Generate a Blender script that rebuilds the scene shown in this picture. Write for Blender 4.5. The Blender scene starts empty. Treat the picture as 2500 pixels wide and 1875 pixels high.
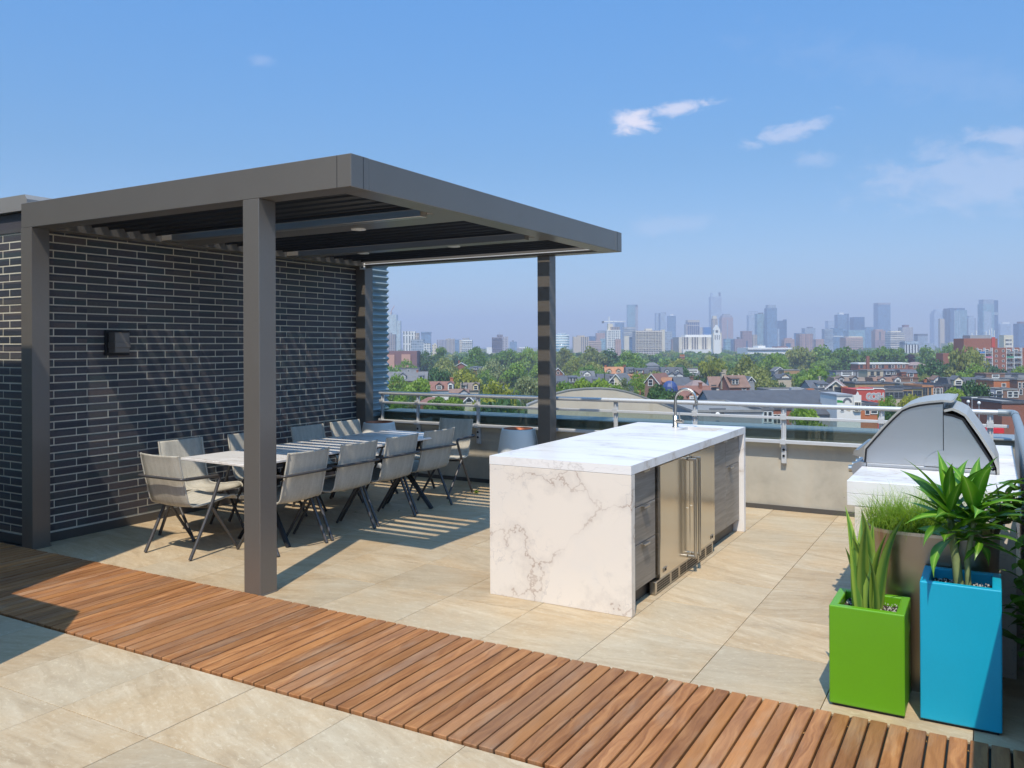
import bpy, bmesh, math, random
import numpy as np
from mathutils import Vector, Matrix
random.seed(7)
rng = np.random.default_rng(11)
S = bpy.context.scene
R = math.radians

# ---------------------------------------------------------------- camera
YAW, CAMZ, FPX = 0.5221, 1.6495, 2038.456
cam_data = bpy.data.cameras.new('camera')
cam = bpy.data.objects.new('camera', cam_data)
S.collection.objects.link(cam)
cam.location = (0, 0, CAMZ)
FW = Vector((-math.sin(YAW), math.cos(YAW), 0.0012)).normalized()
RT0 = Vector((math.cos(YAW), math.sin(YAW), 0))
UP0 = RT0.cross(FW).normalized()
ROLL = -0.0044
RT = RT0 * math.cos(ROLL) + UP0 * math.sin(ROLL)
UP = UP0 * math.cos(ROLL) - RT0 * math.sin(ROLL)
cam.rotation_euler = Matrix((RT, UP, -FW)).transposed().to_euler()
cam_data.sensor_width = 36.0
cam_data.lens = 36.0 * FPX / 2500.0
cam_data.shift_y = -(937.5 - 838.36) / 2500.0
cam_data.clip_start = 0.05
cam_data.clip_end = 30000
S.camera = cam

def at(u, v, d):
    """the real-world point at distance d seen in a direction"""
    return Vector((0, 0, CAMZ)) + d * (FW + RT * ((u - 1250) / FPX) - UP * ((v - 838.36) / FPX))

# ---------------------------------------------------------------- world, sun, exposure
LIGHT = Vector((-0.205, 0.60, -1.0)).normalized()
sun_d = bpy.data.lights.new('sun', 'SUN')
sun_d.energy = 2.35
sun_d.angle = R(0.53)
sun_d.color = (1.0, 0.90, 0.74)
sun = bpy.data.objects.new('sun', sun_d)
S.collection.objects.link(sun)
sun.rotation_euler = LIGHT.to_track_quat('-Z', 'Y').to_euler()

def nd(t, typ, ins=None, **props):
    n = t.nodes.new(typ)
    for k, v in props.items():
        setattr(n, k, v)
    for k, v in (ins or {}).items():
        s = n.inputs[k]
        if isinstance(v, bpy.types.NodeSocket):
            t.links.new(v, s)
        else:
            s.default_value = v
    return n

def mth(t, op, a, b=0.0, c=None):
    ins = {0: a, 1: b}
    if c is not None:
        ins[2] = c
    return nd(t, 'ShaderNodeMath', ins, operation=op).outputs[0]

def vmul(t, v, s):
    return nd(t, 'ShaderNodeVectorMath', {0: v, 1: s}, operation='MULTIPLY').outputs[0]

def vadd(t, v, s):
    return nd(t, 'ShaderNodeVectorMath', {0: v, 1: s}, operation='ADD').outputs[0]

def mix(t, f, a, b, blend='MIX'):
    n = nd(t, 'ShaderNodeMix', data_type='RGBA', blend_type=blend)
    for i, v in ((0, f), (6, a), (7, b)):
        if isinstance(v, bpy.types.NodeSocket):
            t.links.new(v, n.inputs[i])
        else:
            n.inputs[i].default_value = v if i == 0 else (*v[:3], 1)
    return n.outputs[2]

def ramp(t, f, *stops):
    n = nd(t, 'ShaderNodeValToRGB', {0: f})
    e = n.color_ramp.elements
    while len(e) < len(stops):
        e.new(0.5)
    for el, (p, c) in zip(e, stops):
        el.position = p
        el.color = (*c, 1) if len(c) == 3 else c
    return n.outputs[0]

def noise(t, vec, scale, detail=4, rough=0.55, dist=0.0, out=0):
    return nd(t, 'ShaderNodeTexNoise', {'Vector': vec, 'Scale': scale, 'Detail': detail, 'Roughness': rough, 'Distortion': dist}).outputs[out]

def sstep(t, v, lo, hi):
    n = nd(t, 'ShaderNodeMapRange', {0: v, 1: lo, 2: hi}, interpolation_type='SMOOTHSTEP')
    return n.outputs[0]

W = bpy.data.worlds.new('World')
S.world = W
W.use_nodes = True
wt = W.node_tree
wt.nodes.clear()
sky = nd(wt, 'ShaderNodeTexSky', sky_type='NISHITA', sun_disc=False,
         sun_elevation=math.asin(-LIGHT.z), sun_rotation=math.atan2(-LIGHT.x, -LIGHT.y),
         altitude=100, air_density=1.0, dust_density=0.2, ozone_density=3.0)
skycol = sky.outputs[0]
# summer air: the sky pales less towards the horizon than clear-air physics gives, alike in every direction
wel = nd(wt, 'ShaderNodeSeparateXYZ', {0: nd(wt, 'ShaderNodeTexCoord').outputs['Generated']}).outputs[2]
air = ramp(wt, wel, (0.0, (0.27, 0.28, 0.345)), (0.10, (0.315, 0.365, 0.415)), (0.21, (0.285, 0.41, 0.475)), (0.40, (0.325, 0.575, 0.715)), (0.75, (0.95, 1.36, 1.34)))
skycol = nd(wt, 'ShaderNodeVectorMath', {0: skycol, 1: air}, operation='MULTIPLY').outputs[0]
# the few thin clouds of the day, each in its own direction of the sky
wdir = nd(wt, 'ShaderNodeTexCoord').outputs['Generated']
wno = noise(wt, vmul(wt, wdir, (1, 1, 1.8)), 30, 8, 0.66, 0.4)
wno2 = noise(wt, wdir, 9, 4, 0.6)
SKY_CLOUDS = [(1550, 300, 62, 32, 0.0, 0.85), (1655, 266, 95, 17, 0.22, 0.62), (1930, 318, 95, 24, 0.28, 0.38),
              (2440, 425, 270, 85, 0.10, 0.24), (2460, 333, 120, 24, 0.05, 0.32), (640, 148, 30, 14, -0.1, 0.14), (1990, 388, 48, 20, 0, 0.18),
              (1640, 548, 150, 26, 0.12, 0.14), (2250, 180, 420, 60, -0.2, 0.05)]
cover = None
for (u, v, hw, hh, tilt, k) in SKY_CLOUDS:
    c = (at(u, v, 1000) - Vector((0, 0, CAMZ))).normalized()
    rr = (RT0 - c * RT0.dot(c)).normalized()
    uu = c.cross(rr) * -1
    if uu.z < 0:
        uu = -uu
    r2 = rr * math.cos(tilt) + uu * math.sin(tilt)
    u2 = uu * math.cos(tilt) - rr * math.sin(tilt)
    da = nd(wt, 'ShaderNodeVectorMath', {0: wdir, 1: r2 * (FPX / hw)}, operation='DOT_PRODUCT').outputs['Value']
    db = nd(wt, 'ShaderNodeVectorMath', {0: wdir, 1: u2 * (FPX / hh)}, operation='DOT_PRODUCT').outputs['Value']
    dc = nd(wt, 'ShaderNodeVectorMath', {0: wdir, 1: c}, operation='DOT_PRODUCT').outputs['Value']
    rad = mth(wt, 'SQRT', mth(wt, 'ADD', mth(wt, 'MULTIPLY', da, da), mth(wt, 'MULTIPLY', db, db)))
    body = mth(wt, 'SUBTRACT', mth(wt, 'ADD', mth(wt, 'MULTIPLY', wno, 2.9), mth(wt, 'MULTIPLY', wno2, 0.5)), mth(wt, 'ADD', rad, 0.55))
    m = mth(wt, 'MULTIPLY', mth(wt, 'MULTIPLY', sstep(wt, body, 0.0, 1.0), k), mth(wt, 'GREATER_THAN', dc, 0.5))
    cover = m if cover is None else mth(wt, 'MAXIMUM', cover, m)
HAZE = 0.00030
SKY_GAIN = 0.15
wcol = mix(wt, cover, skycol, (3.4, 3.2, 3.5))
bg = nd(wt, 'ShaderNodeBackground', {'Color': wcol, 'Strength': SKY_GAIN})
wo = nd(wt, 'ShaderNodeOutputWorld', {'Surface': bg.outputs[0]})

S.view_settings.view_transform = 'Standard'
S.view_settings.look = 'None'
S.view_settings.exposure = 1.0
S.view_settings.gamma = 1.0
S.view_settings.use_curve_mapping = False
S.render.engine = 'CYCLES'
S.cycles.use_denoising = True
S.cycles.max_bounces = 7
S.cycles.diffuse_bounces = 5
S.cycles.glossy_bounces = 3
S.cycles.transparent_max_bounces = 12
S.cycles.volume_bounces = 0
S.cycles.sample_clamp_indirect = 6.0

# ---------------------------------------------------------------- scene helpers
COL = S.collection
def link(o):
    COL.objects.link(o)
    return o

def thing(name, label, cat, loc=(0, 0, 0), rz=0.0, group=None):
    o = link(bpy.data.objects.new(name, None))
    o.location = loc
    o.rotation_euler = (0, 0, rz)
    o.empty_display_size = 0.2
    o['label'] = label
    o['category'] = cat
    if group:
        o['group'] = group
    return o

def tag(o, label, cat, group=None):
    o['label'] = label
    o['category'] = cat
    if group:
        o['group'] = group
    return o

def copy_tree(src, parent=None):
    c = link(src.copy())
    if parent is not None:
        c.parent = parent
    for ch in list(src.children):
        copy_tree(ch, c)
    return c

class MB:
    """collects simple solids and builds them as one mesh object"""
    def __init__(s):
        s.v, s.f, s.sm = [], [], []
    def add(s, vs, fs, smooth=False):
        b = len(s.v)
        s.v += [tuple(p) for p in vs]
        s.f += [tuple(i + b for i in f) for f in fs]
        s.sm += [smooth] * len(fs)
        return s
    def box(s, x0, x1, y0, y1, z0, z1):
        vs = [(x, y, z) for z in (z0, z1) for y in (y0, y1) for x in (x0, x1)]
        return s.add(vs, [(0, 2, 3, 1), (4, 5, 7, 6), (0, 1, 5, 4), (2, 6, 7, 3), (0, 4, 6, 2), (1, 3, 7, 5)])
    def cbox(s, x0, x1, y0, y1, z0, z1, b=0.004):
        bm = bmesh.new()
        bmesh.ops.create_cube(bm, size=1)
        for v in bm.verts:
            v.co = Vector(((x0 + x1) / 2 + v.co.x * (x1 - x0), (y0 + y1) / 2 + v.co.y * (y1 - y0), (z0 + z1) / 2 + v.co.z * (z1 - z0)))
        bmesh.ops.bevel(bm, geom=bm.edges[:], offset=b, segments=1, affect='EDGES', profile=0.5)
        bm.verts.index_update()
        s.add([v.co[:] for v in bm.verts], [[v.index for v in f.verts] for f in bm.faces])
        bm.free()
        return s
    def prism(s, pts, axis, a, b, smooth=False, caps=True):
        """extrude a polygon given in the two other axes along axis"""
        n = len(pts)
        def P(p, h):
            return {'x': (h, p[0], p[1]), 'y': (p[0], h, p[1]), 'z': (p[0], p[1], h)}[axis]
        vs = [P(p, a) for p in pts] + [P(p, b) for p in pts]
        s.add(vs, [(i, (i + 1) % n, n + (i + 1) % n, n + i) for i in range(n)], smooth)
        if caps:
            s.add(vs[:n], [tuple(range(n - 1, -1, -1))])
            s.add(vs[n:], [tuple(range(n))])
        return s
    def tube(s, pts, r, seg=8, smooth=True, closed=False):
        pts = [Vector(p) for p in pts]
        n = len(pts)
        rs = r if isinstance(r, (list, tuple)) else [r] * n
        prev = None
        rings = []
        for i, p in enumerate(pts):
            t = (pts[min(i + 1, n - 1)] - pts[max(i - 1, 0)]).normalized()
            if prev is None:
                a = Vector((0, 0, 1)) if abs(t.z) < 0.9 else Vector((1, 0, 0))
                u = t.cross(a).normalized()
            else:
                u = (prev - t * prev.dot(t)).normalized()
            prev = u
            w = t.cross(u)
            rings.append([p + (u * math.cos(2 * math.pi * k / seg) + w * math.sin(2 * math.pi * k / seg)) * rs[i] for k in range(seg)])
        vs = [v for ring in rings for v in ring]
        fs = []
        for i in range(n - 1):
            for k in range(seg):
                fs.append((i * seg + k, i * seg + (k + 1) % seg, (i + 1) * seg + (k + 1) % seg, (i + 1) * seg + k))
        s.add(vs, fs, smooth)
        s.add(rings[0], [tuple(range(seg - 1, -1, -1))])
        s.add(rings[-1], [tuple(range(seg))])
        return s
    def lathe(s, prof, seg=32, c=(0, 0, 0), smooth=True):
        n = len(prof)
        vs = [(c[0] + r * math.cos(2 * math.pi * k / seg), c[1] + r * math.sin(2 * math.pi * k / seg), c[2] + z) for (r, z) in prof for k in range(seg)]
        fs = [(i * seg + k, i * seg + (k + 1) % seg, (i + 1) * seg + (k + 1) % seg, (i + 1) * seg + k) for i in range(n - 1) for k in range(seg)]
        s.add(vs, fs, smooth)
        return s
    def frame(s, x0, x1, y0, y1, hx0, hx1, hy0, hy1, z0, z1):
        """a slab with a rectangular hole"""
        o = [(x0, y0), (x1, y0), (x1, y1), (x0, y1)]
        h = [(hx0, hy0), (hx1, hy0), (hx1, hy1), (hx0, hy1)]
        vs = [(*p, z1) for p in o] + [(*p, z1) for p in h] + [(*p, z0) for p in o] + [(*p, z0) for p in h]
        fs = []
        for i in range(4):
            j = (i + 1) % 4
            fs += [(i, j, 4 + j, 4 + i), (8 + j, 8 + i, 12 + i, 12 + j), (8 + i, 8 + j, j, i), (4 + i, 4 + j, 12 + j, 12 + i)]
        return s.add(vs, fs)
    def mesh(s, name):
        me = bpy.data.meshes.new(name)
        me.from_pydata(s.v, [], s.f)
        me.polygons.foreach_set('use_smooth', s.sm)
        me.update()
        return me
    def build(s, name, m, parent=None, world=False, label=None, kind=None, loc=None):
        if world and parent is not None:
            inv = parent.location
            s.v = [(v[0] - inv.x, v[1] - inv.y, v[2] - inv.z) for v in s.v]
        me = s.mesh(name)
        me.materials.append(m)
        o = link(bpy.data.objects.new(name, me))
        if parent is not None:
            o.parent = parent
        if loc:
            o.location = loc
        if label:
            o['label'] = label
        if kind:
            o['kind'] = kind
        return o

def mesh_obj(name, me, parent=None, loc=(0, 0, 0), rot=(0, 0, 0), scale=(1, 1, 1)):
    o = link(bpy.data.objects.new(name, me))
    if parent is not None:
        o.parent = parent
    o.location = loc
    o.rotation_euler = rot
    o.scale = scale
    return o

def fillet(pts, r, n=5):
    pts = [Vector(p) for p in pts]
    out = [pts[0]]
    for i in range(1, len(pts) - 1):
        a, b, c = pts[i - 1], pts[i], pts[i + 1]
        d1, d2 = (a - b), (c - b)
        k = min(r, d1.length * 0.48, d2.length * 0.48)
        p, q = b + d1.normalized() * k, b + d2.normalized() * k
        for j in range(n + 1):
            t = j / n
            out.append(p * (1 - t) ** 2 + b * 2 * t * (1 - t) + q * t * t)
    out.append(pts[-1])
    return out

# ---------------------------------------------------------------- materials
def newmat(name):
    m = bpy.data.materials.new(name)
    m.use_nodes = True
    t = m.node_tree
    b = t.nodes['Principled BSDF']
    return m, t, b

def pos(t):
    return nd(t, 'ShaderNodeNewGeometry').outputs['Position']

def obc(t):
    return nd(t, 'ShaderNodeTexCoord').outputs['Object']

def orand(t):
    return nd(t, 'ShaderNodeObjectInfo').outputs['Random']

def bump(t, b, h, strength=0.2, dist=0.01):
    n = nd(t, 'ShaderNodeBump', {'Height': h, 'Strength': strength, 'Distance': dist})
    t.links.new(n.outputs[0], b.inputs['Normal'])

def simple(name, col, rough=0.5, metal=0.0, var=0.12, scale=6.0, bmp=0.0, spec=0.5, randv=0.0, coords='pos', fine=0.0):
    """plain material with a little uneven colour and wear"""
    m, t, b = newmat(name)
    v = pos(t) if coords == 'pos' else obc(t)
    n = noise(t, v, scale, 5, 0.6)
    f = mth(t, 'MULTIPLY_ADD', n, 2 * var, 1 - var)
    if randv:
        f = mth(t, 'MULTIPLY', f, mth(t, 'MULTIPLY_ADD', orand(t), 2 * randv, 1 - randv))
    if fine:
        f = mth(t, 'MULTIPLY', f, mth(t, 'MULTIPLY_ADD', noise(t, v, scale * 22, 3), 2 * fine, 1 - fine))
    c = nd(t, 'ShaderNodeVectorMath', {0: (*col[:3],), 'Scale': f}, operation='SCALE').outputs[0]
    t.links.new(c, b.inputs['Base Color'])
    b.inputs['Roughness'].default_value = rough
    b.inputs['Metallic'].default_value = metal
    b.inputs['Specular IOR Level'].default_value = spec
    if bmp:
        bump(t, b, n, bmp, 0.01)
    return m

# beige porcelain stone tiles: streaked, every tile its own cut of the pattern
def m_tile(name='stone_tile'):
    m, t, b = newmat(name)
    r = orand(t)
    off = nd(t, 'ShaderNodeCombineXYZ', {0: mth(t, 'MULTIPLY', r, 37.0), 1: mth(t, 'MULTIPLY', r, 91.0), 2: mth(t, 'MULTIPLY', r, 13.0)}).outputs[0]
    p = vadd(t, pos(t), off)
    rot = nd(t, 'ShaderNodeVectorRotate', {'Vector': p, 'Angle': mth(t, 'MULTIPLY_ADD', r, 0.9, -0.45)}, rotation_type='Z_AXIS').outputs[0]
    st = noise(t, vmul(t, rot, (1.3, 6.5, 1)), 1.6, 8, 0.64, 0.7)
    cl = noise(t, p, 2.3, 5, 0.6, 0.3)
    fine = noise(t, vmul(t, rot, (1, 1.9, 1)), 24, 9, 0.72, 0.6)
    base = ramp(t, st, (0.28, (0.345, 0.262, 0.182)), (0.47, (0.455, 0.362, 0.262)), (0.60, (0.515, 0.425, 0.322)), (0.76, (0.60, 0.52, 0.42)))
    warm = mix(t, mth(t, 'MULTIPLY', sstep(t, cl, 0.38, 0.64), 0.42), base, (0.47, 0.33, 0.195))
    grey = mix(t, mth(t, 'MULTIPLY', sstep(t, noise(t, p, 1.1, 4), 0.45, 0.66), 0.5), warm, (0.43, 0.38, 0.31))
    fl = mix(t, mth(t, 'MULTIPLY', sstep(t, fine, 0.50, 0.70), 0.55), grey, (0.62, 0.55, 0.44))
    dk = mix(t, mth(t, 'MULTIPLY', sstep(t, fine, 0.45, 0.30), 0.45), fl, (0.30, 0.23, 0.16))
    stain = noise(t, pos(t), 1.7, 6, 0.66, 0.6)
    dk = mix(t, mth(t, 'MULTIPLY', sstep(t, stain, 0.52, 0.70), 0.30), dk, (0.29, 0.225, 0.15))
    dk = nd(t, 'ShaderNodeVectorMath', {0: dk, 1: (1.02, 0.985, 0.88)}, operation='MULTIPLY').outputs[0]
    tone = mth(t, 'MULTIPLY_ADD', r, 0.16, 0.92)
    c = nd(t, 'ShaderNodeVectorMath', {0: dk, 'Scale': tone}, operation='SCALE').outputs[0]
    t.links.new(c, b.inputs['Base Color'])
    t.links.new(mth(t, 'MULTIPLY_ADD', fine, 0.3, 0.42), b.inputs['Roughness'])
    b.inputs['Specular IOR Level'].default_value = 0.35
    bump(t, b, mth(t, 'ADD', mth(t, 'MULTIPLY', st, 0.7), mth(t, 'MULTIPLY', fine, 0.5)), 0.22, 0.004)
    return m

def m_wood():
    m, t, b = newmat('ipe_wood')
    r = orand(t)
    off = nd(t, 'ShaderNodeCombineXYZ', {0: mth(t, 'MULTIPLY', r, 51.0), 1: mth(t, 'MULTIPLY', r, 77.0), 2: 0.0}).outputs[0]
    p = vadd(t, pos(t), off)
    wob = vadd(t, vmul(t, p, (16, 1.1, 1)), vmul(t, noise(t, vmul(t, p, (3, 1.2, 1)), 2.2, 3, out=1), (2.2, 0.2, 0)))
    g = noise(t, wob, 2.0, 6, 0.6, 0.4)
    fine = noise(t, vmul(t, p, (170, 5, 1)), 1.0, 4, 0.6)
    c = ramp(t, g, (0.26, (0.20, 0.076, 0.026)), (0.46, (0.315, 0.130, 0.046)), (0.60, (0.40, 0.178, 0.066)), (0.78, (0.49, 0.245, 0.10)))
    r2 = mth(t, 'FRACT', mth(t, 'MULTIPLY', r, 7.31))
    r3 = mth(t, 'FRACT', mth(t, 'MULTIPLY', r, 23.7))
    c = mix(t, mth(t, 'MULTIPLY', sstep(t, r2, 0.35, 1.0), 0.36), c, (0.25, 0.15, 0.095))
    c = mix(t, mth(t, 'MULTIPLY', sstep(t, r3, 0.6, 1.0), 0.55), c, (0.48, 0.205, 0.06))
    c = mix(t, mth(t, 'MULTIPLY', sstep(t, noise(t, vmul(t, p, (5, 1.4, 1)), 1.5, 5), 0.5, 0.72), 0.35), c, (0.40, 0.29, 0.20))
    f = mth(t, 'MULTIPLY', mth(t, 'MULTIPLY_ADD', fine, 0.5, 0.75), mth(t, 'MULTIPLY_ADD', r, 0.40, 0.80))
    c = nd(t, 'ShaderNodeVectorMath', {0: c, 'Scale': f}, operation='SCALE').outputs[0]
    t.links.new(c, b.inputs['Base Color'])
    b.inputs['Roughness'].default_value = 0.55
    b.inputs['Specular IOR Level'].default_value = 0.35
    bump(t, b, mth(t, 'ADD', mth(t, 'MULTIPLY', g, 0.5), fine), 0.25, 0.0015)
    return m

def m_marble(name, seed, vein=(0.42, 0.31, 0.245), k=1.0, stretch=(1, 1, 1), white=1.0):
    m, t, b = newmat(name)
    p = vadd(t, vmul(t, pos(t), stretch), (seed, seed * 1.7, seed * 0.6))
    w = nd(t, 'ShaderNodeVectorMath', {0: noise(t, p, 1.5, 6, 0.62, out=1), 1: (0.5, 0.5, 0.5)}, operation='SUBTRACT').outputs[0]
    w2 = nd(t, 'ShaderNodeVectorMath', {0: noise(t, p, 9, 4, 0.6, out=1), 1: (0.5, 0.5, 0.5)}, operation='SUBTRACT').outputs[0]
    q = vadd(t, vadd(t, p, vmul(t, w, (1.0, 1.0, 1.0))), vmul(t, w2, (0.09, 0.09, 0.09)))
    def veins(sc, lo, hi):
        v = nd(t, 'ShaderNodeTexVoronoi', {'Vector': q, 'Scale': sc}, feature='DISTANCE_TO_EDGE').outputs[0]
        return sstep(t, v, hi, lo)
    gate = sstep(t, noise(t, p, 1.5, 3), 0.36, 0.56)
    gate2 = sstep(t, noise(t, vadd(t, p, (9, 3, 5)), 2.4, 3), 0.44, 0.64)
    v1 = mth(t, 'MULTIPLY', veins(1.55, 0.001, 0.015), gate)
    v1b = mth(t, 'MULTIPLY', mth(t, 'MULTIPLY', veins(1.55, 0.0, 0.12), gate), 0.48)
    v2 = mth(t, 'MULTIPLY', mth(t, 'MULTIPLY', veins(4.2, 0.0, 0.022), gate2), 0.55)
    cl = sstep(t, noise(t, q, 1.3, 5), 0.45, 0.75)
    base = mix(t, mth(t, 'MULTIPLY', cl, 0.45), (0.785 * white, 0.70 * white ** 2, 0.61 * white ** 3.5), (0.69, 0.645 * white, 0.60 * white ** 2))
    c = mix(t, mth(t, 'MULTIPLY', v1b, k), base, (0.56, 0.50, 0.45))
    c = mix(t, mth(t, 'MULTIPLY', v2, k), c, (0.48, 0.44, 0.42))
    c = mix(t, mth(t, 'MULTIPLY', mth(t, 'MULTIPLY', v1, 0.85), k), c, vein)
    t.links.new(c, b.inputs['Base Color'])
    b.inputs['Roughness'].default_value = 0.28
    return m

def m_brick():
    m, t, b = newmat('dark_brick')
    r = orand(t)
    p = pos(t)
    cell = nd(t, 'ShaderNodeTexWhiteNoise', {'Vector': nd(t, 'ShaderNodeVectorMath', {0: vmul(t, p, (0.0, 3.3333, 15.1515))}, operation='FLOOR').outputs[0]}, noise_dimensions='3D').outputs[0]
    n = noise(t, vmul(t, p, (1, 1, 3)), 30, 5, 0.6)
    c = ramp(t, mth(t, 'FRACT', mth(t, 'ADD', r, cell)), (0.0, (0.034, 0.038, 0.050)), (0.35, (0.062, 0.062, 0.074)), (0.6, (0.080, 0.070, 0.076)), (0.82, (0.050, 0.066, 0.072)), (1.0, (0.105, 0.084, 0.080)))
    f = mth(t, 'MULTIPLY_ADD', n, 0.9, 0.55)
    c = nd(t, 'ShaderNodeVectorMath', {0: c, 'Scale': f}, operation='SCALE').outputs[0]
    t.links.new(c, b.inputs['Base Color'])
    b.inputs['Roughness'].default_value = 0.48
    bump(t, b, n, 0.5, 0.003)
    return m

def m_concrete():
    m, t, b = newmat('cast_concrete')
    p = pos(t)
    n = noise(t, p, 2.2, 8, 0.62, 0.3)
    st = noise(t, vmul(t, p, (5, 5, 0.5)), 1.6, 4, 0.6)
    pits = nd(t, 'ShaderNodeTexVoronoi', {'Vector': p, 'Scale': 5.5}).outputs[0]
    c = ramp(t, n, (0.3, (0.33, 0.30, 0.245)), (0.5, (0.43, 0.39, 0.32)), (0.72, (0.51, 0.47, 0.39)))
    c = mix(t, mth(t, 'MULTIPLY', sstep(t, st, 0.5, 0.7), 0.35), c, (0.50, 0.42, 0.32))
    c = mix(t, mth(t, 'MULTIPLY', sstep(t, pits, 0.035, 0.02), 0.7), c, (0.16, 0.14, 0.12))
    t.links.new(c, b.inputs['Base Color'])
    b.inputs['Roughness'].default_value = 0.85
    bump(t, b, n, 0.25, 0.01)
    return m

def m_steel(name, col=(0.62, 0.60, 0.57), rough=0.22, grain=(2, 2, 160)):
    m, t, b = newmat(name)
    p = pos(t)
    g = noise(t, vmul(t, p, grain), 1.0, 3, 0.6)
    big = noise(t, p, 2.5, 3)
    b.inputs['Base Color'].default_value = (*col, 1)
    b.inputs['Metallic'].default_value = 1.0
    t.links.new(mth(t, 'ADD', mth(t, 'MULTIPLY_ADD', g, 0.10, rough - 0.06), mth(t, 'MULTIPLY', big, 0.04)), b.inputs['Roughness'])
    bump(t, b, big, 0.06, 0.02)
    return m

def m_cabinet():
    m, t, b = newmat('grey_oak_laminate')
    r = orand(t)
    p = vadd(t, pos(t), nd(t, 'ShaderNodeCombineXYZ', {1: mth(t, 'MULTIPLY', r, 31.0), 2: mth(t, 'MULTIPLY', r, 17.0)}).outputs[0])
    g = noise(t, vmul(t, p, (1, 1.6, 26)), 1.5, 6, 0.6, 0.5)
    blot = noise(t, vmul(t, p, (1, 2, 7)), 1.6, 3)
    c = ramp(t, g, (0.3, (0.14, 0.122, 0.105)), (0.5, (0.225, 0.197, 0.170)), (0.7, (0.31, 0.275, 0.24)))
    c = mix(t, mth(t, 'MULTIPLY', sstep(t, blot, 0.45, 0.65), 0.45), c, (0.20, 0.178, 0.158))
    t.links.new(c, b.inputs['Base Color'])
    b.inputs['Roughness'].default_value = 0.42
    bump(t, b, g, 0.08, 0.001)
    return m

def m_sling():
    m, t, b = newmat('woven_sling')
    o = obc(t)
    wv = noise(t, vmul(t, o, (320, 26, 26)), 1.0, 3)
    wv2 = noise(t, vmul(t, o, (30, 260, 260)), 1.0, 3)
    big = noise(t, vmul(t, o, (22, 3, 3)), 1.0, 4)
    f = mth(t, 'ADD', mth(t, 'MULTIPLY', wv, 0.5), mth(t, 'ADD', mth(t, 'MULTIPLY', wv2, 0.3), mth(t, 'MULTIPLY', big, 0.6)))
    c = ramp(t, f, (0.45, (0.36, 0.335, 0.285)), (0.70, (0.49, 0.46, 0.395)), (0.95, (0.60, 0.565, 0.49)))
    t.links.new(c, b.inputs['Base Color'])
    b.inputs['Roughness'].default_value = 0.85
    b.inputs['Specular IOR Level'].default_value = 0.2
    bump(t, b, mth(t, 'ADD', wv, wv2), 0.25, 0.0008)
    return m

def leafmat(name, c0, c1, trans=0.35, coords='obj', sc=3.0, rough=0.45, hue=0.5):
    m, t, b = newmat(name)
    o = obc(t)
    n = noise(t, o, sc, 4, 0.6)
    r = orand(t)
    f = mth(t, 'ADD', mth(t, 'MULTIPLY', sstep(t, n, 0.3, 0.7), 1 - hue), mth(t, 'MULTIPLY', r, hue))
    c = mix(t, f, c0, c1)
    t.links.new(c, b.inputs['Base Color'])
    b.inputs['Roughness'].default_value = rough
    b.inputs['Specular IOR Level'].default_value = 0.35
    tr = nd(t, 'ShaderNodeBsdfTranslucent', {'Color': mix(t, 0.5, c, (c1[0] * 1.3, c1[1] * 1.4, c1[2] * 0.5))})
    mx = nd(t, 'ShaderNodeMixShader', {0: trans, 1: b.outputs[0], 2: tr.outputs[0]})
    t.links.new(mx.outputs[0], t.nodes['Material Output'].inputs[0])
    return m

M = {}
M['tile'] = m_tile()
M['wood'] = m_wood()
M['marble'] = m_marble('island_marble', 3.1)
M['marble_top'] = m_marble('counter_marble', 8.4, vein=(0.50, 0.42, 0.34), k=0.9, stretch=(0.5, 1.7, 1), white=1.07)
M['brick'] = m_brick()
M['mortar'] = simple('pale_mortar', (0.62, 0.585, 0.48), 0.9, var=0.28, scale=5, bmp=0.4, fine=0.15)
M['concrete'] = m_concrete()
M['bronze'] = simple('bronze_grey_powder_coat', (0.185, 0.166, 0.146), 0.30, 0.35, var=0.06, scale=3, fine=0.05)
M['louvre'] = simple('black_louvre_coat', (0.030, 0.032, 0.036), 0.36, 0.3, var=0.08)
M['steel'] = m_steel('stainless_steel', (0.56, 0.52, 0.46), 0.30)
M['steel_v'] = m_steel('brushed_door_steel', (0.66, 0.62, 0.55), 0.17, (2, 160, 2))
M['grillsteel'] = m_steel('grill_hood_steel', (0.56, 0.555, 0.55), 0.36, (2, 2, 140))
M['cabinet'] = m_cabinet()
M['sling'] = m_sling()
M['chairtube'] = simple('charcoal_chair_tube', (0.085, 0.080, 0.080), 0.42, 0.3, var=0.1, scale=20)
M['black'] = simple('black_metal', (0.012, 0.012, 0.014), 0.45, 0.2, var=0.15)
M['rubber'] = simple('black_rubber', (0.02, 0.02, 0.02), 0.8)
M['rail'] = simple('silver_grey_rail', (0.56, 0.565, 0.57), 0.40, 0.15, var=0.05, scale=4, fine=0.04)
M['coping'] = simple('blue_grey_coping', (0.27, 0.305, 0.32), 0.42, 0.2, var=0.07, scale=3)
M['flash'] = simple('olive_flashing', (0.21, 0.21, 0.175), 0.55, 0.0, var=0.18, scale=1.5)
M['wallcap'] = simple('grey_wall_cap', (0.30, 0.285, 0.27), 0.45, 0.2, var=0.08)
M['corr'] = simple('corrugated_steel', (0.33, 0.39, 0.405), 0.34, 0.3, var=0.08, scale=5)
M['base'] = simple('dark_base_trim', (0.075, 0.068, 0.062), 0.5, var=0.12)
M['pot'] = simple('pale_grey_pot', (0.76, 0.755, 0.72), 0.6, var=0.06, scale=8, fine=0.05)
M['copper'] = simple('copper_bowl', (0.42, 0.13, 0.06), 0.4, 0.6, var=0.3, scale=10)
M['green'] = simple('lime_green_gloss', (0.118, 0.335, 0.007), 0.34, var=0.07, scale=5, fine=0.04, bmp=0.03)
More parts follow.
